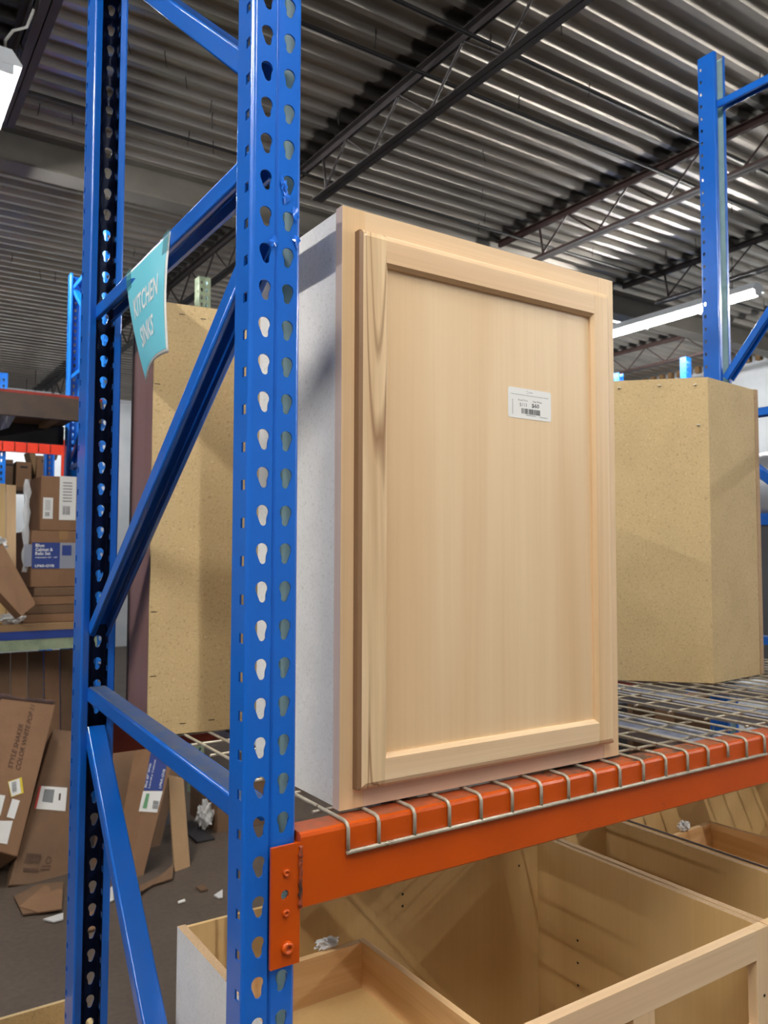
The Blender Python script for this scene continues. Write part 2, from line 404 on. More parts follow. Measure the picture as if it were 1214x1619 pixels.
t_ = thing('ceiling_panel_light', (6.95, 5.95, HC-.10), 'flat white lit panel beyond the girder, above the end of the strip light', 'ceiling light')
MB().box((6.3, 5.80, HC-.10), (7.3, 6.05, HC-.06)).build('housing', M['housing'], t_)
MB().box((6.33, 5.82, HC-.105), (7.28, 6.03, HC-.10)).build('diffuser', M['sheetlight'], t_)

# ---------------------------------------------------------------- pallet-rack uprights
PITCH = .0513
def drop2(cx, cy, dx):
    """keyhole outline: big circle on top, small one below shifted by dx, a nick on the side it shifts to"""
    r1, r2_, dz = .0089, .0051, .0142; s_ = 1 if dx > 0 else -1; P = []
    for k in range(13):
        a = R(-32+k*(212+32-22)/12); P.append((r1*math.cos(a), r1*math.sin(a)))
    P.append((-r1*.93, -.0045))
    for k in range(8):
        a = R(196+k*(172)/7); P.append((abs(dx)+r2_*math.cos(a), -dz+r2_*math.sin(a)))
    P.append((abs(dx)+r2_*1.0, -dz+.0050))
    if s_ < 0: P = [(-a, b) for a, b in P][::-1]
    return [(cx+a, cy+b) for a, b in P]
def rect(cx, cy, w_, h_):
    return [(cx+a*w_/2, cy+b*h_/2) for a, b in ((-1, -1), (1, -1), (1, 1), (-1, 1))]
def cell(u0, u1, h, hole):
    """triangles of a cell u0..u1 x 0..h with one hole"""
    out = [(u0, 0), (u1, 0), (u1, h), (u0, h)]
    pts = out+hole
    tr = tessellate_polygon([[Vector((a, b, 0)) for a, b in out], [Vector((a, b, 0)) for a, b in hole[::-1]]])
    idx = list(range(4))+list(range(4+len(hole)-1, 3, -1))
    return pts, [tuple(idx[i] for i in t3) for t3 in tr]
def post(parent, X0, Y0, ydir, ztop, W=.0735, D=.076, mats=None, holes=True, z0=0, zphase=None, world=True, slotw=.010):
    """column: punched face at Y0, flanks running towards ydir, lips turned in. X0 is the left edge"""
    mb = MB(); mats = mats or [M['blue'], M['inside']]
    zphase = H+.222 if zphase is None else zphase          # top of a teardrop
    first = zphase-math.floor((zphase-z0)/PITCH)*PITCH-.036 # cell bottom
    n = int((ztop-first-.004)/PITCH)
    yb = Y0+ydir*D; lip = .0155 if D > .07 else .0125; gd = .0035
    ends = [z0]+[first+k*PITCH for k in range(n+1)]+[ztop]
    xs = [(0, .033), (.0405, W)]
    def strip_q(P, Q, za, zb_):
        mb.add([(P[0], P[1], za), (Q[0], Q[1], za), (Q[0], Q[1], zb_), (P[0], P[1], zb_)], [(0, 1, 2, 3)] if ydir > 0 else [(3, 2, 1, 0)], 0)
    rc = .005                                             # rounded corner between face and flank
    arc = [(rc*(1-math.cos(R(q))), rc*(1-math.sin(R(q)))) for q in (0, 22.5, 45, 67.5, 90)]
    def flat(za, zb_, solid_face):
        L_ = [(X0+a, Y0+ydir*b) for a, b in arc]; R_ = [(X0+W-a, Y0+ydir*b) for a, b in arc][::-1]
        bk = [(X0+a*.8, yb-ydir*b*.8) for a, b in arc][::-1]; bk2 = [(X0+W-a*.8, yb-ydir*b*.8) for a, b in arc]
        pts = [(X0+lip, yb)]+bk+[(X0, Y0+ydir*.024)]+L_+[(X0+.033, Y0), (X0+.035, Y0+ydir*gd), (X0+.0385, Y0+ydir*gd), (X0+.0405, Y0)]+R_+[(X0+W, Y0+ydir*.024)]+bk2+[(X0+W-lip, yb)]
        skip = (6, 11, 15, 20); smooth_ = set(range(1, 5))|set(range(7, 11))|set(range(12, 15))|set(range(16, 20))|set(range(22, 26))
        for i in range(len(pts)-1):
            if not solid_face and i in skip: continue
            strip_q(pts[i], pts[i+1], za, zb_); mb.sm[-1] = i in smooth_
    c1 = cell(rc, .033, PITCH, drop2(.0205, .0270, .0013)); c2 = cell(.0405, W-rc, PITCH, drop2(.0550, .0270, -.0008))
    c3 = cell(rc, .024, PITCH, rect(.0147, .0495-.038+.0, slotw*1.25, .0135))
    for i in range(len(ends)-1):
        za, zb_ = ends[i], ends[i+1]
        if zb_-za < 1e-4: continue
        if i == 0 or i == len(ends)-2 or not holes: flat(za, zb_, True); continue
        flat(za, zb_, False)
        for pts, tr in (c1, c2):
            mb.add([(X0+a, Y0, za+b) for a, b in pts], [t3 if ydir > 0 else t3[::-1] for t3 in tr], 0)
        pts, tr = c3
        mb.add([(X0, Y0+ydir*a, za+b) for a, b in pts], tr, 0); mb.add([(X0+W, Y0+ydir*a, za+b) for a, b in pts], tr, 0)
    me_o = mb.build('post', mats, parent, world=world, weld=True, solid=(.0026, 0, 1))
    bm = bmesh.new(); bm.from_mesh(me_o.data); bmesh.ops.recalc_face_normals(bm, faces=bm.faces)
    # make the normals point out of the column
    best = [f for f in bm.faces if abs(f.normal.y) > .9 and abs(f.calc_center_median().y-(Y0 if not parent or not world else (WM[parent.name].inverted()@Vector((X0, Y0, 0))).y)) < 1e-4]
    s_ = sum(f.normal.y*f.calc_area() for f in best)
    if s_*ydir > 0: bmesh.ops.reverse_faces(bm, faces=bm.faces)
    bm.to_mesh(me_o.data); bm.free()
    return me_o
def strut(parent, a, b, name, w_=.038, h_=.028, mats=None, th=.0025):
    """channel between a and b with its open side down"""
    a = Vector(a); b = Vector(b); d = (b-a).normalized(); sd = Vector((1, 0, 0)); n = sd.cross(d).normalized()
    if n.z < 0: n = -n
    lp = .007
    q_ = .0022; ar = [(q_*(1-math.cos(R(g_))), q_*(1-math.sin(R(g_)))) for g_ in (0, 30, 60, 90)]
    prof = [(-w_/2+lp, -h_)]+[(-w_/2+a_, -h_+b_) for a_, b_ in ar[::-1]]+[(-w_/2+a_, -b_) for a_, b_ in ar]+[(w_/2-a_, -b_) for a_, b_ in ar[::-1]]+[(w_/2-a_, -h_+b_) for a_, b_ in ar]+[(w_/2-lp, -h_)]
    mb = MB()
    for i in range(len(prof)-1):
        (u0, v0), (u1, v1) = prof[i], prof[i+1]
        mb.add([a+sd*u0+n*v0, a+sd*u1+n*v1, b+sd*u1+n*v1, b+sd*u0+n*v0], [(3, 2, 1, 0)], 1 if i == 8 and mats and len(mats) > 2 else 0, i not in (0, 4, 8, 12, 16))
    o = mb.build(name, mats or [M['blue']], parent, weld=True, solid=(th, 1 if False else -1))
    return o
XL = .440
t_ = thing('upright_frame', (XL+.037, 1.47, 0), 'large blue pallet rack upright frame in the foreground at left', 'rack frame', 'blue rack upright frames')
post(t_, XL, .988, 1, H+2.06, D=.052); post(t_, XL, 1.960, -1, H+2.06, D=.079, mats=[M['blue'], plain('navy_shaded_inside', (5, 34, 80), .5)])  # rear post's inside coloured dark for the shade within it
SM = [M['blue'], M['blue'], M['blue']]
ys, ye = 1.040, 1.886
def fs(Ya, za, Yb, zb_, name): return strut(t_, (XL+.0365, Ya, H+za), (XL+.0365, Yb, H+zb_), name)
fs(ys, .575, ye, .572, 'horizontal_brace')
strut(t_, (XL+.0365, ys, H-.338), (XL+.0365, ye, H-.298), 'horizontal_brace', mats=[M['blue'], M['bluetop'], M['blue']])
fs(ys, .448, ye, -.157, 'diagonal_brace')
fs(ys, .715, ye, 1.42, 'diagonal_brace')
fs(ys, -1.22, ye, -.385, 'diagonal_brace'); fs(ys, -1.30, ye, -1.30, 'horizontal_brace'); fs(ys, 1.62, ye, 1.62, 'horizontal_brace')
for Y in (.982, 1.876): MB().box((XL-.02, Y, 0), (XL+.082, Y+.092, .006)).build('foot_plate', M['blue'], t_)
# torn blue film stuck round the holes
rr = random.Random(3); film = plain('blue_film', (30, 110, 220), .2, coat=1)
for (cx, cz, n) in ((.487, .516, 12), (.505, .478, 9), (.489, .498, 7), (.506, .440, 6), (.472, .430, 6)):
    ring = []; c0 = Vector((cx, .9860, H+cz)); m_ = MB()
    for k in range(n+4):
        q = 2*math.pi*k/(n+4); rad = rr.uniform(.003, .011); ring.append(c0+Vector((rad*.7*math.cos(q), -rr.uniform(.0, .0025), rad*1.2*math.sin(q))))
    m_.add([c0+Vector((0, -.002, 0))]+ring, [(0, 1+k, 1+(k+1) % len(ring)) for k in range(len(ring))]); m_.open = True
    m_.build('torn_film', film, t_)

t2 = thing('upright_frame', (2.887, 1.47, 0), 'blue rack upright frame at the far right end of the same shelf', 'rack frame', 'blue rack upright frames')
post(t2, 2.850, .988, 1, H+2.05); post(t2, 2.850, 1.960, -1, H+2.045, slotw=.0085)
for za, zb_, nm in ((1.842, 1.842, 'horizontal_brace'), (1.76, .73, 'diagonal_brace'), (.565, .565, 'horizontal_brace'), (.40, .30, 'diagonal_brace'), (-.30, -.30, 'horizontal_brace'), (-1.2, -.40, 'diagonal_brace')):
    if nm == 'horizontal_brace': strut(t2, (2.887, ys, H+za), (2.887, ye, H+zb_), nm)
strut(t2, (2.887, ys, H+1.72), (2.887, ye, H+.715), 'diagonal_brace')
strut(t2, (2.887, ys, H-.26), (2.887, ye, H+.46), 'diagonal_brace')

# ---------------------------------------------------------------- shelf beams
def beam(parent_name, X0, X1, Yf, zt, hgt, dep, label, mat, top=None, plate=True, sgn=1):
    t_ = thing(parent_name, ((X0+X1)/2, Yf, zt-hgt), label, 'beam')
    y1 = Yf+sgn*dep; r = .006
    pr = [(Yf, zt-hgt+.003), (Yf, zt-r), (Yf+sgn*r*.3, zt-r*.3), (Yf+sgn*r, zt), (y1, zt), (y1, zt-hgt), (Yf+sgn*.003, zt-hgt)]
    mb = MB(); n = len(pr)
    for i in range(n):
        a, b = pr[i], pr[(i+1) % n]
        mb.add([(X0, a[0], a[1]), (X1, a[0], a[1]), (X1, b[0], b[1]), (X0, b[0], b[1])], [(0, 1, 2, 3)], 1 if i == 3 else 0)
    mb.add([(X0, a, b) for a, b in pr], [tuple(range(n))]); mb.add([(X1, a, b) for a, b in pr], [tuple(range(n))[::-1]])
    mb.build('beam_tube', [mat, top or mat], t_, weld=True)
    return t_
ZT = H-.372
bt = beam('shelf_beam', .5165, 2.8475, .976, ZT, .100, .045, 'orange front shelf beam under the wall cabinet', M['orange'], M['orangetop'])
# end plate with its hole, rivets and round lock
hole = [(.4945-.474+.006*math.cos(a), -.063+.0065*math.sin(a)) for a in [R(k*30) for k in range(12)]]
hole = [(a, b+.155) for a, b in hole]
pts, tr = cell(0, .0425, .156, hole)
mb = MB(); mb.add([(.474+a, .9820, H-.540+b) for a, b in pts], tr); pl = mb.build('end_plate', M['orange'], bt, solid=(.0045, -1)); pl.data.flip_normals()
for (x, z, r, nm, l) in ((.496, -.4195, .0052, 'rivet', .003), (.496, -.4715, .0052, 'rivet', .003), (.498, -.5165, .0088, 'lock_button', .006)):
    m_ = MB(); yy = .9775
    L = [[(x+q*r*math.cos(a), yy-h_, H+z+q*r*math.sin(a)) for a in [R(k*22.5) for k in range(16)]] for q, h_ in ((1.0, 0), (1, l*.5), (.8, l), (.45, l), (.42, l*.6), (.2, l*.6))]
    m_.loft(L, 0, True, True); rv = m_.build(nm, M['orange'], pl)
m_ = MB(); rr = random.Random(9)                      # lumpy weld bead
L = []
for k in range(24):
    z = H-.388-k*.0035; q = .003+rr.uniform(-.0009, .0012); x = .5168+rr.uniform(-.0008, .0008)
    L.append([(x+q*math.cos(a), .9762+q*.6*math.sin(a), z) for a in [R(j*60) for j in range(6)]])
m_.loft(L, 0, True, True); m_.build('weld_bead', paint('burnt_weld', (176, 74, 30), (110, 52, 34), .6, 120, ((60, 36, 28), .25)), bt)
MB().box((2.81, .9775, H-.54), (2.8475, .982, H-.384)).build('end_plate', M['orange'], bt)
rb = beam('shelf_beam', .5165, 2.8475, 1.972, ZT-.002, .086, .044, 'dark red rear shelf beam behind the particleboard-backed cabinet', M['redbeam'], None, sgn=-1)
for xa in (.4725, 2.81): MB().box((xa, 1.9625, H-.54), (xa+.04, 1.967, H-.384)).build('end_plate', M['redbeam'], rb)
MB().box((.5135, 1.93, H-.50), (.5165, 1.967, H-.384)).build('end_bracket', M['redbeam'], rb)
MB().box((.5135, .980, H-.50), (.5165, 1.02, H-.386)).build('end_bracket', M['orange'], bt)

# ---------------------------------------------------------------- wire decks
WR = .0029; ZW = H-.3695
def wdeck(xs, short, label, chans):
    t_ = thing('wire_deck', ((xs[0]+xs[-1])/2, 1.47, ZW), label, 'wire deck', 'wire shelf decks')
    for i, x in enumerate(xs):
        mb = MB()
        rr = random.Random(int(x*1000)); e = rr.uniform(-.001, .001); zb_ = H-.4075 if x != short else H-.398
        P = [(x, 1.968, ZW-.02), (x, 1.968, ZW-.004), (x, 1.962, ZW), (x, 1.5, ZW), (x+e, .983, ZW), (x+e, .976, ZW-.002), (x+e, .9722, ZW-.008), (x+e, .9722, zb_)]
        mb.tube(P, WR, 8).build('long_wire', M['wire'], t_)
    for y in [1.055+.1*k for k in range(9)]: MB().tube([(xs[0]-.012, y, ZW-.0056), (xs[-1]+.012, y, ZW-.0056)], WR, 8).build('cross_wire', M['wire'], t_)
    mb = MB(); mb.tube([(xs[0]-.003, .9720, H-.4095), (xs[-1]+.006, .9720, H-.4095)], WR*1.15, 8); mb.build('front_rail', M['wire'], t_)
    for x in chans:
        mb = MB(); hw = .034 if x < 1 else .055
        pr = [(-hw, 0), (-hw+.014, 0), (-hw+.02, -.030), (hw-.02, -.030), (hw-.014, 0), (hw, 0)]
        mb.loft([[(x+a, y, ZW-.0095+b) for a, b in pr] for y in (1.024, 1.925)], 0, False, False, False); mb.open = True
        mb.build('support_channel', M['channel'], t_, solid=(.0018, 0))
    return t_
xs1 = [.589, .640]+[.701+.0640*k for k in range(15)]
wdeck(xs1, xs1[14], 'galvanised wire deck under the beech-door cabinet', (.722, 1.10, 1.50))
xs2 = [1.672+.0640*k for k in range(18)]
wdeck(xs2, 0, 'galvanised wire deck under the right corner cabinet', (1.86, 2.2, 2.6))

# ---------------------------------------------------------------- the main wall cabinet
X0, X1, YF, Z0, Z1 = .597, 1.194, 1.012, H-.366, H+.523
cab = thing('wall_cabinet', (.895, 1.16, Z0), 'unfinished beech shaker wall cabinet with a $60 price sticker', 'cabinet')
for a, b in ((X0+.005, X0+.017), (X1-.017, X1-.005)): tag(MB().box((a, YF+.019, Z0), (b, 1.308, Z1)).build('side_panel', M['whiteside'], cab, bevel=.0005), 'white speckled side panel')
m_ = MB(); m_.box((X0+.017, YF+.019, Z0+.012), (X1-.017, 1.302, Z0+.024)); m_.box((X0+.017, YF+.019, Z1-.024), (X1-.017, 1.302, Z1-.012)); m_.box((X0+.017, 1.296, Z0+.024), (X1-.017, 1.302, Z1-.024))
m_.build('carcass', M['ply'], cab)
for a, b in ((X0, X0+.040), (X1-.040, X1)):
    m_ = MB().box((a, YF, Z0), (b, YF+.019, Z1)); m_.mi[5] = 1; m_.build('frame_stile', [M['beech'], M['pinkside']], cab, bevel=.0006)
for a, b, mt in ((Z0, Z0+.040, M['beechp']), (Z1-.040, Z1, M['beechx'])): MB().box((X0+.040, YF+.0002, a), (X1-.040, YF+.019, b)).build('frame_rail', mt, cab, bevel=.0006)
# door
dx0, dx1, dz0, dz1 = .619, 1.165, H-.337, H+.487; yb, ys_, yf = 1.0117, .999, .992; bv = .010; sw = .044; ic = .0055
def stile(xo, xi, mat, nm):
    s_ = 1 if xi > xo else -1
    def pr(cl):
        p_ = [(xo, yb), (xo, ys_), (xo+s_*bv*.45, ys_-.0045), (xo+s_*bv, yf), (xi, yf), (xi+s_*ic, yf+.006), (xi+s_*ic, yb)]
        return [(a, max(b, cl)) for a, b in p_]
    m_ = MB(); m_.loft([[(a, b, z) for a, b in pr(cl)] for z, cl in ((dz0, ys_), (dz0+bv*.45, ys_-.0045), (dz0+bv, yf), (dz1-bv, yf), (dz1-bv*.45, ys_-.0045), (dz1, ys_))])
    if s_ > 0:                                         # darker brown along the outer edge
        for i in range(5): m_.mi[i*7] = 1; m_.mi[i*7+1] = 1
    return m_.build(nm, [mat, M['edgebrown']], door, world=True)
def rail(zo, zi, mat):
    s_ = 1 if zi > zo else -1
    p_ = [(zo, yb), (zo, ys_), (zo+s_*bv*.45, ys_-.0045), (zo+s_*bv, yf+.0003), (zi, yf+.0003), (zi+s_*ic, yf+.006), (zi+s_*ic, yb)]
    m_ = MB(); m_.loft([[(x, b, a) for a, b in p_] for x in (dx0+sw-.0001, dx1-sw+.0001)])
    return m_.build('door_rail', mat, door)
door = MB().box((dx0+sw+.002, 1.0025, dz0+sw+.002), (dx1-sw-.002, 1.008, dz1-sw-.002)).build('door', M['panel'], cab)
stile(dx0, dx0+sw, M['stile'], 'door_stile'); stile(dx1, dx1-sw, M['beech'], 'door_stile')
rail(dz0, dz0+.041, M['beechx']); rail(dz1, dz1-.044, M['beechx'])
# sticker
a, b, c, d = (.912, H+.2335), (1.019, H+.2335), (1.019, H+.2895), (.912, H+.2895)
sx0, sz0, sw_, sh = .917, H+.2345, .1005, .0520; yS = 1.0020
m_ = MB(); pts = []
for cx, cz, a0 in ((sx0+.004, sz0+.004, 180), (sx0+sw_-.004, sz0+.004, 270), (sx0+sw_-.004, sz0+sh-.004, 0), (sx0+.004, sz0+sh-.004, 90)):
    for k in range(5): q = R(a0+k*22.5); pts.append((cx+.004*math.cos(q), cz+.004*math.sin(q)))
m_.loft([[(x, y, z) for x, z in pts] for y in (yS+.0004, yS)])
st = m_.build('price_sticker', M['paper'], cab)
yP = yS-.0002; UX, UZ = (1, 0, 0), (0, 0, 1)
m_ = MB()
lettering(m_, 'Retail Price', (sx0+.023, yP, sz0+.0300), UX, UZ, width=.0215, height=.0030, mi=1)
lettering(m_, '$113', (sx0+.026, yP, sz0+.0200), UX, UZ, width=.0165, height=.0066, mi=1)
lettering(m_, 'Our Price', (sx0+.057, yP, sz0+.0300), UX, UZ, width=.0205, height=.0032, mi=0, bold=.008)
lettering(m_, '$60', (sx0+.054, yP, sz0+.0200), UX, UZ, width=.0175, height=.0078, mi=0, bold=.012)
barcode(m_, (sx0+.030, yP, sz0+.0085), UX, UZ, .045, .0092, 30, 0, 5)
rr = random.Random(2); x = sx0+.006
while x < sx0+.092:                                    # the hairline of fine print
    q = rr.uniform(.001, .003); quad(m_, (x, yP, sz0+.0400), UX, UZ, q, .0008, 1); x += q+.0006
x = sx0+.041
while x < sx0+.062: quad(m_, (x, yP, sz0+.0058), UX, UZ, .0012, .0013, 1); x += .0019
x = sx0+.074
while x < sx0+.092: quad(m_, (x, yP, sz0+.0052), UX, UZ, .0012, .0010, 1); x += .0018
z = sz0+.006
while z < sz0+.032: quad(m_, (sx0+.009, yP, z), UX, UZ, .0016, .0012, 1); z += .0020
ring_ = [(sx0+.044+.0026*math.cos(R(k*30)), sz0+.0455+.0022*math.sin(R(k*30))) for k in range(1, 12)]
for i in range(10):
    (xa, za), (xb, zb2) = ring_[i], ring_[i+1]; m_.add([(xa, yP, za), (xb, yP, zb2), (xb, yP, zb2+.0005), (xa, yP, za+.0005)], [(0, 1, 2, 3)], 1)
for k in range(5): quad(m_, (sx0+.0475+k*.0019, yP, sz0+.0453), UX, UZ, .0012, .0014, 1)
m_.build('price_print', [M['black'], M['grey']], st)

# ---------------------------------------------------------------- cabinet with the particleboard back (left)
ang = R(-7.5); bx = Vector((.5145, 1.634, Z0))
tc = thing('particleboard_cabinet', bx, 'particleboard-backed brown cabinet standing behind the aqua sign', 'cabinet', None, ang)
hh = .895
MB().box((0, 0, 0), (.40, .012, hh)).build('back_panel', M['tan'], tc, world=False)
MB().box((-.0005, .0125, 0), (.012, .262, hh-.004)).build('side_panel', M['maroon'], tc, world=False)
MB().box((.388, .0125, 0), (.400, .262, hh-.004)).build('side_panel', M['maroon'], tc, world=False)
MB().box((.0125, .0125, hh-.020), (.3875, .262, hh-.006)).build('top_panel', M['tan'], tc, world=False)
MB().box((-.002, .2625, 0), (.402, .282, hh-.002)).build('front_frame', M['darkstrip'], tc, world=False)
m_ = MB()
for x, z in ((.055, hh-.022), (.10, hh-.026), (.16, hh-.02), (.24, hh-.024), (.07, .02), (.13, .022), (.2, .02), (.008, .25), (.009, .5), (.007, .72), (.009, .12)):
    m_.box((x-.006, -.0008, z), (x+.006, .001, z+.0012))
m_.build('staples', plain('dark_staple', (70, 56, 36), .5), tc, world=False)

# ---------------------------------------------------------------- corner cabinet (right)
tr_ = thing('corner_cabinet', (2.1, 1.68, Z0), 'raw particleboard corner wall cabinet to the right of the beech cabinet', 'cabinet')
A, B = Vector((2.094, 1.426)), Vector((2.374, 1.454))
e1 = (B-A).normalized(); L0 = A+Vector((-.695, .719)).normalized()*.40
top = H+.529
m_ = MB(); nrm = Vector((e1.y, -e1.x))
def slab(P, Q, th, z0, z1, out):
    P = Vector(P); Q = Vector(Q); d = (Q-P).normalized(); n = Vector((d.y, -d.x))*out
    return [(P.x, P.y), (Q.x, Q.y), ((Q-n*th).x, (Q-n*th).y), ((P-n*th).x, (P-n*th).y)]
MB().prism(slab(A, B, .012, 0, 0, 1), Z0, top).build('side_panel', M['tan'], tr_)
MB().prism(slab(L0, A, .012, 0, 0, 1), Z0, top).build('back_panel', M['tan'], tr_)
C1 = Vector((2.345, 1.925)); C0 = Vector((L0.x, 1.925))
MB().prism(slab(C0, L0, .012, 0, 0, 1), Z0, top-.003).build('side_panel', M['tan'], tr_)
MB().prism(slab(C1, C0, .012, 0, 0, 1), Z0, top-.003).build('back_panel', M['tan'], tr_)
inner = [(A.x+.004, A.y+.014), (B.x-.006, B.y+.014), (C1.x-.006, C1.y-.014), (C0.x+.014, C1.y-.014), (L0.x+.014, L0.y+.008)]
MB().prism(inner, top-.016, top-.004).build('top_panel', M['tan'], tr_); MB().prism(inner, Z0+.004, Z0+.016).build('bottom_panel', M['tan'], tr_)
B2 = B+e1*.0035; B3 = B+e1*.0225
MB().prism([(B2.x, B2.y-.002), (B3.x, B3.y-.002), (B3.x-.03, 1.925), (B2.x-.03, 1.925)], Z0, top+.002).build('front_frame', M['edge'], tr_)
MB().prism([(B.x, B.y+.004), (B2.x, B2.y+.004), (B2.x-.03, 1.92), (B.x-.03, 1.92)], Z0+.002, top-.002).build('dark_joint', plain('reddish_joint', (88, 48, 30), .6), tr_)
m_ = MB()
for s_, z in ((.3, .02), (.62, .018), (.9, .02), (.92, .14)):
    q = A+(L0-A)*(1-s_)*.9; n = Vector((-.719, -.695))
    m_.box((q.x-.006, q.y-.006, top-z-.003), (q.x+.002, q.y+.001, top-z))
m_.build('staples', plain('bright_staple', (240, 230, 210), .3), tr_)

# ---------------------------------------------------------------- aqua sign
ts = thing('hanging_sign', (XL+.012, 1.5, H+.571), 'aqua laminated KITCHEN SINKS sign taped to the upper brace', 'sign')
SW, SH = .270, .2165
XS = XL+.0152
def sheet(a, b, off=0):
    """a across from the viewer's left, b down from the top edge"""
    t = max(0, b/SH); s_ = 1-a/SW
    x = XS+off+.045*(max(0, s_)**1.7)*(t**1.5)-.006*math.sin(math.pi*t)*(1-s_)
    z = H+.5715-b+.020*(1-s_*.9)*(t**2)*0+.010*math.sin(math.pi*(1-s_))*t**3
    return Vector((x, 1.637-a-.018*t*0, z))
def sgrid(a0, a1, b0, b1, n, m, off):
    mb = MB(); P = [[sheet(a0+(a1-a0)*i/n, b0+(b1-b0)*j/m, off) for i in range(n+1)] for j in range(m+1)]
    vs = [q for row in P for q in row]; fs_ = [(j*(n+1)+i, j*(n+1)+i+1, (j+1)*(n+1)+i+1, (j+1)*(n+1)+i) for j in range(m) for i in range(n)]
    mb.add(vs, fs_, 0, True); mb.open = True; return mb
sgrid(0, SW, 0, SH, 24, 20, 0).build('laminate', M['paper'], ts, solid=(.0006, 0))
sgrid(.003, SW-.012, .004, SH-.008, 24, 20, -.0008).build('aqua_print', M['aqua'], ts)
for a0, a1 in ((0, .035), (SW-.034, SW)): sgrid(a0, a1, -.004, .034, 4, 4, -.0018).build('tape', M['tape'], ts)
for txt, a0, w_, b0, h_ in (('KITCHEN', .036, .182, .100, .040), ('SINKS', .064, .120, .166, .040)):
    m_ = MB(); lettering(m_, txt, (0, 0, 0), UX, UZ, width=w_, height=h_, bold=.016, fn=lambda a, b, a0=a0, b0=b0: sheet(a0+a, b0-b, -.0016))
    m_.build('lettering', plain('white_ink', (250, 252, 252), .4), ts)

# ---------------------------------------------------------------- base cabinets below the shelf
ZB = H-.680
def holes_in(parent, pts, r=.003):
    for c, n in pts:
        n = Vector(n); MB().tube([Vector(c), Vector(c)+n*.0006], r, 10).build('drilled_hole', M['dark'], parent)
def base(x0, x1, label, leftmat, nm='base_cabinet', yf=.875, yr=1.470, mid=None, lowrail=True):
    t_ = thing(nm, ((x0+x1)/2, (yf+yr)/2, 0), label, 'cabinet', 'open-topped base cabinets')
    pf = .019
    def panel(xa, xb, outer_left):
        m_ = MB(); mi_out = 1
        v = [(xa, yf+pf, .0), (xb, yf+pf, .0), (xb, yr, .0), (xa, yr, .0), (xa, yf+pf, ZB), (xb, yf+pf, ZB), (xb, yr, ZB), (xa, yr, ZB)]
        m_.add(v, [(0, 3, 2, 1)], 0); m_.add(v, [(4, 5, 6, 7)], 2); m_.add(v, [(0, 1, 5, 4)], 0); m_.add(v, [(2, 3, 7, 6)], 2)
        m_.add(v, [(3, 0, 4, 7)], 1 if outer_left else 0); m_.add(v, [(1, 2, 6, 5)], 0 if outer_left else 1)
        return m_.build('side_panel', [M['ply'], leftmat, M['edge']], t_, weld=True)
    panel(x0, x0+.0155, True); panel(x1-.0155, x1, False)
    m_ = MB(); m_.box((x0+.0155, yr-.012, .0), (x1-.0155, yr-.004, ZB-.001)); m_.build('back_panel', M['ply'], t_)
    MB().box((x0+.0155, yf+pf, .10), (x1-.0155, yr-.012, .115)).build('bottom_panel', M['ply'], t_)
    MB().box((x0+.0155, yf+.07, 0), (x1-.0155, yf+.085, .10)).build('toe_board', M['ply'], t_)
    for a, b in ((x0, x0+.038), (x1-.038, x1)): MB().box((a, yf, .10), (b, yf+pf, ZB)).build('frame_stile', M['beech'], t_, bevel=.0006)
    m_ = MB().box((x0+.038, yf, ZB-.053), (x1-.038, yf+pf, ZB)); m_.build('top_rail', M['beechx'], t_, bevel=.0006)
    if lowrail: MB().box((x0+.038, yf, ZB-.21), (x1-.038, yf+pf, ZB-.172)).build('drawer_rail', M['beechx'], t_, bevel=.0006)
    MB().box((x0+.038, yf, .10), (x1-.038, yf+pf, .14)).build('bottom_rail', M['beechx'], t_)
    if mid: MB().box((mid-.026, yf+.0003, ZB-.172), (mid+.026, yf+pf, ZB-.053)).build('centre_stile', M['beech'], t_)
    return t_
bA = base(.524, 1.436, 'wide open-topped base cabinet right under the orange beam, white speckled left side', M['whiteside'], mid=1.085)
holes_in(bA, [((1.02, 1.458, ZB-.075), (0, -1, 0)), ((1.02, 1.458, ZB-.050), (0, -1, 0)), ((1.36, 1.458, ZB-.06), (0, -1, 0)), ((1.4205, 1.33, ZB-.20), (-1, 0, 0)), ((1.4205, 1.33, ZB-.25), (-1, 0, 0)), ((1.4205, 1.33, ZB-.30), (-1, 0, 0)), ((1.4205, 1.05, ZB-.17), (-1, 0, 0)), ((1.418, .8745, ZB-.12), (0, -1, 0))], .0028)
MB().box((.84, .90, .115), (.852, 1.45, ZB-.20)).build('partition', M['ply'], bA)
bB = base(1.4385, 1.682, 'narrow open-topped base cabinet, second from the left under the beam', M['ply'])
bC = base(1.688, 2.60, 'open-topped base cabinet furthest right under the beam, dark edge on its left panel', M['ply'])
MB().box((1.6885, .896, ZB), (1.6975, 1.468, ZB+.0012)).build('edge_tape', plain('dark_edge_band', (60, 48, 44), .5), bC)
pc = PY(125, 1573, 2.45)
t_ = thing('open_crate', (0, 2.24, 0), 'open tan particleboard crate on the floor at the bottom left corner', 'crate')
MB().box((-.55, 2.438, 0), (pc.x, 2.45, pc.z)).build('rear_panel', M['tan'], t_); MB().box((-.55, 2.05, 0), (pc.x, 2.062, pc.z-.001)).build('front_panel', M['tan'], t_)
for a_ in (-.55, pc.x-.012): MB().box((a_, 2.0625, 0), (a_+.012, 2.4375, pc.z)).build('side_panel', M['tan'], t_)
MB().box((-.537, 2.0625, .002), (pc.x-.0125, 2.4375, .014)).build('bottom_panel', M['tan'], t_)
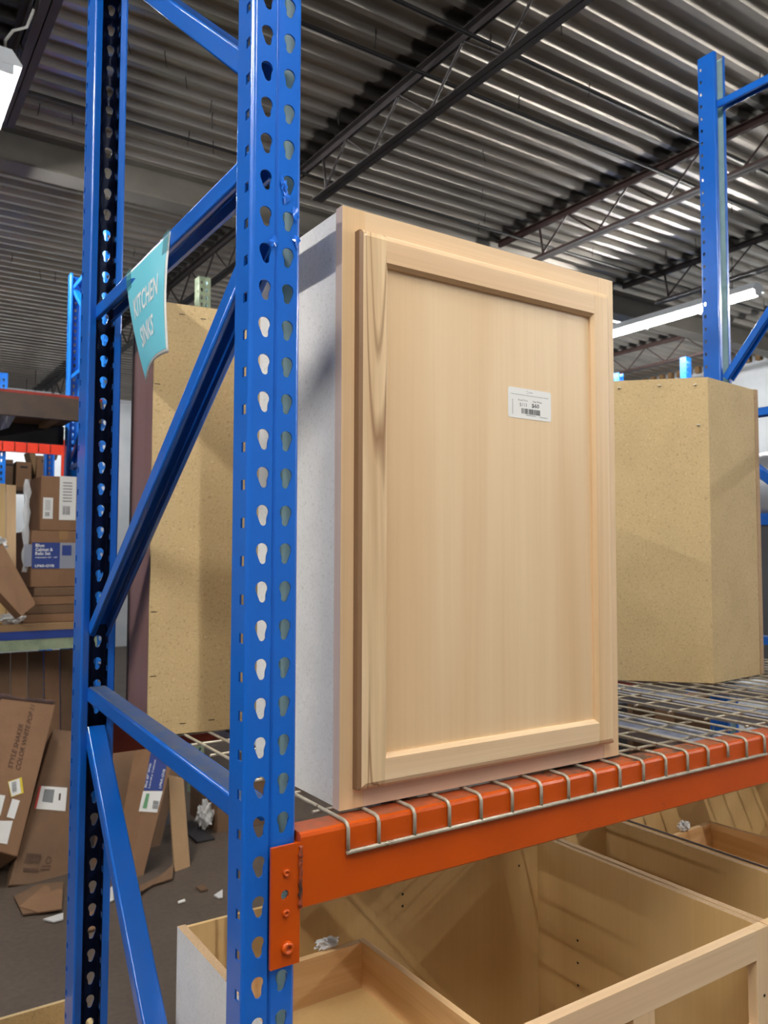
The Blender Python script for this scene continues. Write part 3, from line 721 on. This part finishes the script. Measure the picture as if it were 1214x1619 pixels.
def drawer(x0, x1, y0, y1, zt, hgt, label, rz=0):
    cx, cy = (x0+x1)/2, (y0+y1)/2
    t_ = thing('drawer_box', (cx, cy, zt-hgt), label, 'drawer box', None, rz)
    hx, hy = (x1-x0)/2, (y1-y0)/2; th = .013
    for s_ in (-1, 1):
        MB().box((min(s_*hx, s_*(hx-th)), -hy, 0), (max(s_*hx, s_*(hx-th)), hy, hgt)).build('drawer_side', M['drawery'], t_, world=False, bevel=.0006)
    MB().box((-hx+th, hy-th, 0), (hx-th, hy, hgt-.001)).build('drawer_back', M['drawerwood'], t_, world=False)
    MB().box((-hx+th, -hy, 0), (hx-th, -hy+th, hgt-.001)).build('drawer_front', M['drawerwood'], t_, world=False)
    MB().box((-hx+th, -hy+th, .006), (hx-th, hy-th, .011)).build('drawer_bottom', M['ply'], t_, world=False)
    return t_
d1 = drawer(.545, .817, .905, 1.292, ZB-.025, .092, 'wooden drawer box in the wide base cabinet beside the front post')
m_ = MB(); m_.box((.5397, .90, ZB-.200), (.8397, 1.45, ZB-.188)); m_.build('shelf', M['ply'], bA)
m_ = MB(); m_.box((.55, .93, ZB-.188), (.56, 1.28, ZB-.118)); m_.box((.80, .93, ZB-.188), (.81, 1.28, ZB-.118)); m_.build('shelf_cleats', M['ply'], bA)
d2 = drawer(1.725, 2.045, .95, 1.395, ZB-.058, .10, 'wooden drawer box in the far right base cabinet', R(4))
MB().box((1.7037, .90, ZB-.172), (2.10, 1.45, ZB-.1585)).build('shelf', M['ply'], bC)
def crumple(name, c, r, mat, label, cat, seed=1, sq=(1, 1, .6), group=None, sub=3, amp=.45):
    rr = random.Random(seed); bm = bmesh.new(); bmesh.ops.create_icosphere(bm, subdivisions=sub, radius=1)
    vs = []
    for v in bm.verts:
        k = 1+amp*rr.uniform(-1, .6)
        vs.append(Vector(c)+Vector((v.co.x*sq[0], v.co.y*sq[1], v.co.z*sq[2]))*r*k)
    fs_ = [[v.index for v in f.verts] for f in bm.faces]; bm.free()
    mb = MB(); mb.add(vs, fs_); return tag(mb.build(name, mat), label, cat, group)
crumple('paper_scrap', (.742, 1.30, ZB-.020), .016, M['crumple'], 'crumpled white scrap on the back edge of the left drawer box', 'scrap', 3, (1.5, .7, .6))
crumple('paper_scrap', (1.90, 1.392, ZB-.046), .016, M['crumple'], 'crumpled white scrap on the back edge of the right drawer box', 'scrap', 5, (1.2, .7, .8))

# ---------------------------------------------------------------- far rack row across the aisle (left)
def far_frame(x, y0, y1, ztop, mats, label, brace=True):
    t_ = thing('upright_frame', (x+.045, (y0+y1)/2, 0), label, 'rack frame', 'blue rack upright frames' if 'blue' in label else None)
    for y, dr in ((y0, 1), (y1, -1)): post(t_, x, y, dr, ztop, W=.085, D=.075, mats=mats)
    if brace:
        z = .25; k = 0
        while z+.65 < ztop:
            strut(t_, (x+.042, y0+.07, z), (x+.042, y1-.07, z+.6) if k % 2 == 0 else (x+.042, y1-.07, z+.6), 'diagonal_brace', mats=[mats[0]]) if k % 2 == 0 else strut(t_, (x+.042, y0+.07, z+.6), (x+.042, y1-.07, z), 'diagonal_brace', mats=[mats[0]])
            strut(t_, (x+.042, y0+.07, z+.63), (x+.042, y1-.07, z+.63), 'horizontal_brace', mats=[mats[0]]); z += .66; k += 1
    return t_
far_frame(1.28, 5.10, 6.12, H+2.05, [M['skyblue'], M['blue']], 'bright blue upright frame beyond the aisle, behind the left post')
far_frame(-1.30, 5.10, 6.12, H+1.50, [M['skyblue'], M['blue']], 'blue upright frame at the hidden left end of the far rack')
far_frame(.965, 7.20, 8.2, H+1.50, [M['skyblue'], M['blue']], 'small blue upright frame at the left photo edge above the brown shelf', False)
far_frame(7.13, 5.10, 6.05, H+2.06, [M['skyblue'], M['blue']], 'short looking blue upright frame just above the right corner cabinet', False)
far_frame(1.915, 5.15, 6.12, H+1.89, [M['sage'], M['inside']], 'pale green upright frame seen between the sign and the front post')
# upper shelf
t_ = thing('loaded_shelf', (0, 5.6, H+.68), 'brown upper shelf of the far rack with dark beams', 'shelf')
MB().box((-1.21, 5.06, H+.812), (1.275, 5.10, H+.945)).build('front_beam', M['brownbeam'], t_)
MB().box((-1.21, 5.06, H+.9455), (1.275, 5.105, H+.962)).build('front_beam_lip', M['redbeam'], t_)
MB().box((-1.21, 6.12, H+.80), (1.275, 6.16, H+.93)).build('rear_beam', M['backlitbeam'], t_)
for k in range(5): MB().box((-1.20+k*.495, 5.106, H+.931), (-1.20+k*.495+.485, 6.16, H+.949)).build('deck_board', M['card2'], t_)
MB().box((1.10, 5.11, H+.905), (1.16, 6.118, H+.930)).build('cross_support', M['card3'], t_)
m_ = MB(); m_.add([PY(0, 652, 5.3), PY(26, 656, 5.4), PY(14, 676, 5.6), PY(0, 680, 5.7)], [(0, 1, 2, 3)]); m_.open = True
tag(m_.build('hanging_film', M['plastic'], solid=(.002, 0)), 'loose clear plastic film hanging under the brown upper shelf', 'plastic film')
# orange beam behind, with wires over it
t_ = thing('shelf_beam', (0, 7.15, H+.83), 'bright red-orange beam with wire hooks in the rack behind, under the brown shelf', 'beam')
z1_, z0_ = PY(50, 692, 7.16).z, PY(50, 716, 7.16).z
xr = PY(104, 705, 7.16).x
MB().box((-1.2, 7.16, z0_), (xr, 7.20, z1_)).build('beam_tube', M['redorange'], t_)
MB().box((xr-.035, 7.150, z0_-.20), (xr, 7.1595, z1_)).build('end_plate', M['redorange'], t_)
m_ = MB(); x = -1.1
while x < xr-.05: m_.tube([(x, 7.153, z0_+.01), (x, 7.153, z1_+.01)], .004, 6); x += .092
m_.build('wire_hooks', M['redbeam'], t_)
far_frame(xr, 7.13, 8.1, H+1.2, [M['skyblue'], M['blue']], 'blue upright frame holding the end of the red-orange beam')
# lower shelf
t_ = thing('loaded_shelf', (0, 5.6, H-.56), 'lower shelf of the far rack with a blue and green edge', 'shelf')
MB().box((-1.21, 5.07, H-.556), (1.275, 5.10, H-.491)).build('green_beam', M['sage'], t_)
MB().box((-1.21, 5.065, H-.4905), (1.275, 5.10, H-.442)).build('blue_beam', plain('deep_blue', (28, 60, 140), .5), t_)
MB().box((-1.21, 5.06, H-.4415), (1.275, 6.15, H-.402)).build('deck_board', M['card3'], t_)
MB().box((-1.21, 6.11, H-.55), (1.275, 6.14, H-.443)).build('rear_beam', M['sage'], t_)
ZS = H-.402
def carton(name, a, b, label, mat, cat='box', group=None, tape=True, bev=.004):
    t_ = thing(name, ((a[0]+b[0])/2, (a[1]+b[1])/2, a[2]), label, cat, group)
    MB().box(a, b).build('carton_body', mat, t_, bevel=bev)
    if tape:
        xm = (a[0]+b[0])/2
        MB().box((xm-.025, a[1]-.0012, b[2]-.05), (xm+.025, b[1]-.01, b[2]+.0012)).build('packing_tape', plain('parcel_tape', (150, 116, 78), .25), t_)
    return t_
# flattened cartons under the boxes
for k in range(4):
    a = (.86+.02*k, 5.12, ZS+.001+k*.052); tag(MB().box(a, (1.24-.01*k, 5.72, a[2]+.050)).build('flat_carton', M['card2'] if k % 2 else M['card'], bevel=.004), ['flattened carton at the bottom of the pile under the two brown boxes', 'flattened carton second from the bottom of the pile under the brown boxes', 'flattened carton third from the bottom of the pile under the brown boxes', 'flattened carton on top of the pile, right under the blue-label box'][k], 'carton', 'flattened cartons on the lower shelf')
zb0 = ZS+.21
tb = carton('cardboard_box', (.905, 5.15, zb0), (1.262, 5.70, H+.145), 'brown cardboard box with a navy label for a cabinet and basin set', M['card'])
p0 = PY(50, 899, 5.149); p1 = PY(95, 858, 5.149)
m_ = MB(); q = (p0.x, 5.148, p0.z); lw, lh = p1.x-p0.x, p1.z-p0.z
quad(m_, q, UX, UZ, lw, lh, 0); quad(m_, (p0.x+lw, 5.148, p0.z), UX, UZ, .13, lh, 1); quad(m_, (p0.x+lw+.012, 5.1475, p0.z+lh*.5), UX, UZ, .055, lh*.40, 2)
quad(m_, (p0.x-.045, 5.148, p0.z+.012), UX, UZ, .043, lh*.85, 1)
for txt, fr, w_, h_ in (('Blue', .83, .050, .019), ('Cabinet &', .67, .098, .019), ('Relic Set', .52, .085, .019), ('Adjustable 35" - 70"', .39, .125, .010), ('LP60-GVB', .055, .108, .016)):
    lettering(m_, txt, (p0.x+.018, 5.1468, p0.z+lh*fr), UX, UZ, width=w_, height=h_, mi=3, bold=.02)
lab = m_.build('printed_label', [M['navy'], plain('picture_grey', (140, 144, 156), .5), M['navy'], M['paper']], tb)
tb2 = carton('cardboard_box', (.952, 5.16, H+.147), (1.27, 5.62, H+.478), 'upper brown cardboard box with two white labels, topmost of its stack', M['card'])
m_ = MB()
for (xa, ya, xb, yb_) in ((67.5, 820, 84, 787), (93, 822, 121, 754)):
    p0 = PY(xa, ya, 5.159); p1 = PY(xb, yb_, 5.159); w_, h_ = p1.x-p0.x, p1.z-p0.z
    quad(m_, (p0.x, 5.158, p0.z), UX, UZ, w_, h_, 0); barcode(m_, (p0.x+w_*.2, 5.1568, p0.z+h_*.12), UX, UZ, w_*.45, h_*.2, 12, 1, 3)
    for k in range(7): quad(m_, (p0.x+w_*.2, 5.1568, p0.z+h_*(.42+.07*k)), UX, UZ, w_*.55, h_*.022, 1)
m_.build('white_labels', [M['white'], M['grey']], tb2)
# boards standing at the left edge
for k in range(5):
    xa = .56+k*.058; tag(MB().obox([(xa, 5.20+.01*k, ZS+.001), (xa+.054, 5.20+.01*k, ZS+.001), (xa+.054-.012, 5.30, H+.448-.006*k), (xa-.012, 5.30, H+.448-.006*k)], (0, .018, 0)).build('wood_board', M['ply'] if k % 2 else M['beech']),
        ['leftmost pale board standing on the far shelf beside the stacked boxes', 'second pale board from the left photo edge on the far shelf', 'middle pale board of the five on the far shelf', 'fourth pale board from the left on the far shelf', 'pale board nearest the stacked brown boxes'][k], 'board', 'pale boards standing on the far shelf')
m_ = MB(); n = 14; P = []
for j in range(n+1):
    z = ZS+.30+(H+.452-ZS-.30)*j/n
    for i in range(5): P.append((.858+.009*i+.006*math.sin(j*1.9+i), 5.17+.012*math.cos(j*2.3+i*1.7), z))
m_.add(P, [(j*5+i, j*5+i+1, (j+1)*5+i+1, (j+1)*5+i) for j in range(n) for i in range(4)], 0, True); m_.open = True
tag(m_.build('plastic_wrap', M['plastic'], solid=(.001, 0)), 'strip of shiny clear wrap hanging between the pale boards and brown boxes', 'plastic wrap')
def leanbox(name, px, Y, th, mat, label, cat='box', dY=(0, 0, 0, 0), group=None, push=None, bev=.003):
    q = [PY(x, y, Y+d) for (x, y), d in zip(px, dY)]
    n = (q[1]-q[0]).cross(q[3]-q[0]).normalized()
    if n.y < 0: n = -n
    if push: n = Vector(push).normalized()
    o = MB().obox(q, n*th).build(name, mat, bevel=bev)
    return tag(o, label, cat, group), q, n
leanbox('torn_carton', [(-30, 905), (4, 858), (57, 955), (34, 974)], 4.86, .06, M['card'], 'torn brown carton flap slumped over the front edge of the far lower shelf', 'carton', (.04, .16, .08, .04), bev=.002)
crumple('plastic_wrap', (.70, 5.06, H+.05), .065, M['crumple'], 'crumpled white wrap on the torn carton at the left edge', 'plastic wrap', 11, (1, .8, .8))
crumple('packing_paper', (.80, 5.115, ZS+.034), .055, M['crumple'], 'crumpled white packing paper at the front of the far lower shelf', 'paper', 12, (1.3, .8, .55))
for k, (x, sd) in enumerate(((.98, 3), (1.08, 8))):
    pass
# file boxes far behind
for k, (xa, xb, ya, yb2) in enumerate(((8, 21, 727, 770), (25, 50, 731, 770), (57, 85, 722, 770))):
    Y = 9.0; p0 = PY(xa, yb2, Y); p1 = PY(xb, ya, Y)
    t_ = thing('file_box', ((p0.x+p1.x)/2, Y+.2, p0.z), ['dark brown open file box far behind, leftmost under the red-orange beam', 'brown open file box far behind, middle of the three under the red-orange beam', 'brown open file box with raised flaps far behind, right of the three'][k], 'box', 'open file boxes in the far background')
    MB().box((p0.x, Y, p0.z+.002), (p1.x, Y+.38, p1.z)).build('carton_body', M['card'] if k else M['card2'], t_)
    m_ = MB().box(((p0.x+p1.x)/2-.035, Y-.002, p1.z-.065), ((p0.x+p1.x)/2+.035, Y, p1.z-.045)); m_.build('hand_hole', M['black'], t_)
    if k == 2:
        MB().obox([(p0.x-.01, Y+.02, p1.z-.20), (p0.x-.002, Y, p1.z-.02), (p0.x-.03, Y, p1.z+.05), (p0.x-.075, Y+.02, p1.z+.04)], (0, .30, 0)).build('flap', M['card3'], t_)
        MB().obox([(p1.x+.002, Y+.02, p1.z-.02), (p1.x+.03, Y, p1.z-.03), (p1.x+.045, Y, p1.z+.05), (p1.x+.02, Y+.02, p1.z+.02)], (0, .30, 0)).build('flap', M['card2'], t_)
zf = PY(30, 770, 9.0).z
t_ = thing('shelf_unit', (.9, 9.2, 0), 'low shelf unit far behind carrying the open file boxes', 'shelf')
MB().box((0, 8.95, zf-.04), (2.2, 9.5, zf-.002)).build('top_board', M['card2'], t_)
for x in (.05, 2.1):
    for y in (8.97, 9.42): MB().box((x, y, 0), (x+.05, y+.05, zf-.04)).build('leg', M['blue'], t_)
# row of standing panels behind the leaning boxes
for k in range(8):
    xa = .47+k*.095
    tag(MB().obox([(xa, 5.25, .001), (xa+.088, 5.25, .001), (xa+.088, 5.40, H-.60), (xa, 5.40, H-.60)], (0, .02, 0)).build('tall_panel', M['card2'] if k % 2 else M['card']),
        'tall brown panel standing in a row under the far lower shelf', 'panel', 'tall brown panels under the far lower shelf')
# big leaning cartons in the aisle
def on_plane(q, x, y):
    """point of the plane through q seen at x,y of the photo"""
    n = (q[1]-q[0]).cross(q[3]-q[0]); d = ray(x, y); C = Vector((0, 0, H)); k = (q[0]-C).dot(n)/d.dot(n); return C+d*k
tA = thing('large_carton', (.72, 4.3, 0), 'large leaning brown carton printed STYLE SHAKER at the left edge', 'box')
def planar(q, c): return [q[0], q[1], on_plane([q[0], q[1], q[1], q[3]], *c), q[3]]
qA = planar([PY(-60, 1330, 4.22), PY(28, 1355, 4.22), PY(88, 1114, 4.62), PY(2, 1104, 4.62)], (88, 1114))
nA = (qA[1]-qA[0]).cross(qA[3]-qA[0]).normalized(); nA = nA if nA.y > 0 else -nA
MB().obox(qA, nA*.30).build('carton_body', M['card'], tA, bevel=.006)
def deco(parent, q, n, items, mats, name):
    m_ = MB(); m_.open = True
    for it in items:
        pts = [on_plane(q, *c)-n*it.get('o', .003) for c in it['px']]
        if it['t'] == 'q': m_.add(pts, [tuple(range(len(pts)))], it['m'])
        else:
            o, ux, uy = pts[0], pts[1]-pts[0], pts[2]-pts[0]
            if it['t'] == 'txt': lettering(m_, it['s'], o, ux, uy, width=ux.length, height=uy.length, mi=it['m'], bold=.01)
            else: barcode(m_, o, ux, uy, ux.length, uy.length, it.get('n', 16), it['m'], 4)
    return m_.build(name, mats, parent)
deco(tA, qA, nA, [
    dict(t='txt', s='STYLE SHAKER', px=[(19, 1216), (37, 1146), (12, 1213)], m=0), dict(t='txt', s='COLOR WHITE POP 11', px=[(31, 1219), (55, 1117), (24, 1216)], m=0),
    ], [M['cardink']], 'carton_print')
deco(tA, qA, nA, [
    dict(t='q', px=[(12, 1236), (34, 1229), (37, 1254), (17, 1261)], m=1), dict(t='q', px=[(13, 1237), (30, 1231), (33, 1254), (18, 1260)], m=0, o=.004),
    dict(t='bar', px=[(19, 1254), (18, 1238), (26, 1252)], m=2, o=.005),
    dict(t='q', px=[(19, 1263), (31, 1266), (22, 1295), (10, 1292)], m=0), dict(t='q', px=[(-8, 1256), (8, 1258), (0, 1290), (-14, 1288)], m=0), dict(t='q', px=[(-10, 1298), (20, 1298), (11, 1335), (-20, 1330)], m=0)],
    [M['white'], M['yellow'], M['grey']], 'shipping_labels')
m_ = MB(); n = 10; P = []
rr = random.Random(6)
for j in range(5):
    for i in range(n+1):
        b_ = qA[3]+(qA[2]-qA[3])*(i/n-.02)*1.03+nA*(.075*j-.004)+Vector((0, 0, .010+rr.uniform(0, .014)+(.03 if j in (2, 3) else 0)))
        P.append(b_)
m_.add(P, [(j*(n+1)+i, j*(n+1)+i+1, (j+1)*(n+1)+i+1, (j+1)*(n+1)+i) for j in range(4) for i in range(n)], 0, True); m_.open = True
m_.build('stretch_wrap', plain('violet_wrap', (150, 128, 128), .15, alpha=.6), tA, solid=(.001, 0))
tB = thing('large_carton', (1.0, 4.5, 0), 'brown carton leaning behind the shaker carton, with a barcode near its foot', 'box')
qB = planar([PY(13, 1400, 4.17), PY(112, 1396, 4.17), None, PY(84, 1152, 4.75)], (150, 1160))
nB = (qB[1]-qB[0]).cross(qB[3]-qB[0]).normalized(); nB = nB if nB.y > 0 else -nB
MB().obox(qB, nB*.22).build('carton_body', M['card2'], tB, bevel=.006)
deco(tB, qB, nB, [dict(t='q', px=[(56, 1279), (64, 1243), (106, 1246), (103, 1283)], m=0), dict(t='q', px=[(53.5, 1279), (62, 1243), (65, 1243), (57, 1279)], m=1, o=.004),
    dict(t='q', px=[(66, 1268), (70, 1248), (86, 1249), (83, 1270)], m=2, o=.004), dict(t='q', px=[(92, 1266), (93, 1255), (96, 1255), (95, 1266)], m=3, o=.004),
    ], [M['white'], M['redink'], M['grey'], M['cardink']], 'shipping_label')
deco(tB, qB, nB, [dict(t='bar', px=[(38, 1365), (42, 1349), (62, 1367)], m=3, n=20), dict(t='bar', px=[(36, 1379), (37, 1372), (60, 1381)], m=3, n=10),
    dict(t='txt', s='O', px=[(70, 1366), (73, 1354), (80, 1367)], m=3), dict(t='q', px=[(66, 1369), (80, 1369), (79, 1371), (66, 1371)], m=3), dict(t='q', px=[(64, 1374), (79, 1374), (78, 1376), (64, 1376)], m=3)],
    [M['white'], M['redink'], M['grey'], M['cardink']], 'carton_print')
# cartons seen under the left brace
tCn = thing('leaning_carton', (1.25, 4.3, 0), 'wide dull brown carton leaning just right of the rear left post', 'box')
qC = planar([PY(150, 1385, 4.15), PY(184, 1345, 4.2), None, PY(168, 1180, 4.5)], (222, 1176))
nC = (qC[1]-qC[0]).cross(qC[3]-qC[0]).normalized(); nC = nC if nC.y > 0 else -nC
MB().obox(qC, nC*.12).build('carton_body', M['card2'], tCn, bevel=.004)
tD = thing('leaning_carton', (1.35, 4.1, 0), 'tall narrow carton with a navy and white label leaning under the lower brace', 'box')
qD = planar([PY(203, 1406, 3.95), PY(222, 1404, 3.95), None, PY(242, 1175, 4.33)], (276, 1190))
nD = (qD[1]-qD[0]).cross(qD[3]-qD[0]).normalized(); nD = nD if nD.y > 0 else -nD
MB().obox(qD, (nD*.10+Vector((-.07, 0, 0)))).build('carton_body', M['card'], tD, bevel=.003)
deco(tD, qD, nD, [dict(t='q', px=[(227, 1250), (238, 1190), (267, 1190), (256, 1251)], m=0), dict(t='q', px=[(219, 1283), (226, 1251), (257, 1251), (248, 1285)], m=1),
    dict(t='txt', s='Blue 60" Wide', px=[(231, 1246), (239, 1208), (227.5, 1245)], m=1, o=.0045), dict(t='txt', s='Laundry Cabinet', px=[(237, 1247), (247, 1202), (233.5, 1246)], m=1, o=.0045), dict(t='txt', s='LPRR-GVB', px=[(254, 1247), (261, 1217), (250.5, 1246)], m=1, o=.0045),
    dict(t='q', px=[(225, 1278), (231, 1255), (236, 1255), (231, 1279)], m=2, o=.0045), dict(t='bar', px=[(240, 1279), (242, 1266), (249, 1280)], m=3, o=.0045)],
    [M['navy'], M['white'], M['greenink'], M['grey']], 'printed_label')
leanbox('cardboard_strip', [(277.5, 1395), (302, 1388), (290, 1230), (266, 1225)], 3.9, .012, M['card3'], 'pale cardboard strip leaning upright beside the narrow carton', 'cardboard', (0, .02, .45, .43), bev=0)
leanbox('cardboard_strip', [(225, 1392), (240, 1392), (285, 1205), (268, 1205)], 4.25, .05, M['card2'], 'dim cardboard strip behind the narrow carton', 'cardboard', (0, 0, .3, .3), bev=0)
for k in range(4):
    leanbox('grey_panel', [(240+k*9, 1362-k), (248+k*9, 1361-k), (262+k*7, 1240), (255+k*7, 1240)], 4.5, .02, plain('grey_panel_%d' % k, (88, 88, 96), .6), ['grey panel edge nearest the narrow carton', 'second grey panel edge beside the narrow carton', 'third grey panel edge beside the narrow carton', 'grey panel edge nearest the pale cardboard strip'][k], 'panel', (0, 0, .3, .3), 'grey panels leaning in the aisle', bev=0)
leanbox('cardboard_piece', [(304, 1384), (325, 1392), (336, 1366), (318, 1352)], 3.95, .01, M['card3'], 'small square of pale cardboard lying beside the pale strip', 'cardboard', (0, 0, .22, .2), bev=0)
leanbox('large_carton', [(344, 1385), (420, 1385), (420, 1230), (344, 1240)], 4.3, .4, M['card2'], 'brown carton standing in shadow just left of the front post', 'box', (0, 0, .1, .1))
pa, pb = PY(311, 1330, 4.25), PY(340, 1330, 4.25)
tag(MB().box((pa.x, 4.25, .0), (pb.x, 4.60, pa.z)).build('dark_crate', plain('black_plastic', (34, 32, 34), .6), bevel=.004), 'black crate in the shadow under the crumpled paper', 'crate')
crumple('packing_paper', (PY(325, 1300, 4.4).x, 4.42, pa.z+.075), .062, M['crumple'], 'crumpled white paper on the black crate left of the front post', 'paper', 21, (.75, .7, 1.25))
# floor litter
lit = [([(22, 1422), (60, 1403), (100, 1400), (98, 1440), (36, 1448)], M['card2'], 'folded cardboard sheet lying at the foot of the barcode carton'),
       ([(30, 1438), (70, 1405), (99, 1412), (97, 1443), (60, 1446)], M['card'], 'smaller cardboard sheet lying on the folded one by the left post'),
       ([(68, 1455), (100, 1445), (100, 1455), (85, 1459)], M['crumple'], 'pale scrap on the floor left of the rear post'),
       ([(212, 1408), (250, 1388), (275, 1372), (272, 1392), (240, 1402), (222, 1416)], M['card2'], 'ragged cardboard piece on the floor below the narrow carton'),
       ([(160, 1420), (178, 1402), (180, 1424), (165, 1432)], M['crumple'], 'white scrap on the floor just right of the rear post'),
       ([(281, 1427), (292, 1423), (293, 1426), (282, 1429)], M['paper'], 'tiny white strip alone on the aisle floor'),
       ([(338, 1417), (352, 1408), (352, 1420), (345, 1421)], M['crumple'], 'white scrap on the floor against the front post'),
       ([(163, 1565), (166, 1563), (167, 1566), (164, 1568)], M['paper'], 'white fleck on the floor low beside the brace'),
       ([(310, 1404), (322, 1400), (328, 1407), (318, 1410)], M['card2'], 'flat brown scrap on the floor under the small pale square'),
       ([(122, 1460), (150, 1440), (152, 1470), (130, 1476)], M['card2'], 'brown cardboard scrap on the floor behind the rear post')]
for px, mt, lb in lit:
    q = [PZ(x, y, .004) for x, y in px]; m_ = MB(); rr = random.Random(len(px)+px[0][0])
    q = [p_+Vector((0, 0, .001+rr.uniform(0, .012) if len(px) > 4 else 0)) for p_ in q]
    m_.loft([q, [p_+Vector((0, 0, .006)) for p_ in q]]); tag(m_.build('floor_scrap', mt), lb, 'scrap')

# ---------------------------------------------------------------- things beyond the deck, right
def rightbox(px, Y, d, mat, lb, cat='box', name='cardboard_box'):
    p0 = PY(px[0], px[3], Y); p1 = PY(px[2], px[1], Y); p1z = p1.z
    o = MB().box((p0.x, Y, 0), (p1.x, Y+d, p1z)).build(name, mat, bevel=.004); return tag(o, lb, cat)
rightbox((1000, 1098, 1056, 1150), 4.3, .15, M['card2'], 'dim brown box on the floor seen through the wire deck, left')
rightbox((1066, 1100, 1122, 1160), 4.0, .18, M['card'], 'brown box on the floor seen through the wire deck beside the blue post')
rightbox((1180, 1074, 1225, 1160), 2.45, .10, M['housing'], 'white cabinet carcass on the floor seen through the right wire deck', 'cabinet', 'white_cabinet')
rightbox((940, 1110, 992, 1150), 3.8, .4, plain('black_box', (40, 38, 38), .6), 'black box on the floor seen through the deck beside the beech cabinet', 'box')
t_ = thing('storage_drum', (5.3, 3.1, 0), 'big pale grey drum standing behind the right corner cabinet', 'drum')
c = PY(1202, 800, 3.2)
cx = PY(1201, 800, 3.2).x+.42
m_ = MB(); L = []
for z, r in ((H+.30, .40), (H+.34, .42), (H+.60, .42), (H+.70, .38), (H+.76, .22)):
    L.append([(cx+r*math.cos(R(a)), 3.2+r*math.sin(R(a)), z) for a in range(0, 360, 15)])
m_.loft(L, 0, True, True); m_.build('drum_body', M['duct'], t_)
m_ = MB(); m_.box((cx-.42, 2.8, H+.22), (cx+.42, 3.6, H+.30)); m_.build('drum_cradle', M['blue'], t_)
m_ = MB(); m_.box((cx-.40, 2.82, 0), (cx+.40, 3.58, H+.22)); m_.build('drum_stand', plain('charcoal_cabinet', (78, 78, 82), .5), t_)
# scalloped top of the wall liner
m_ = MB(); y = 4.0
while y < 13.8: m_.box((9.93, y, H+2.60), (10.0, y+.07, H+2.69)); y += p
tag(m_.build('trim_1', M['card3']), kind='structure')
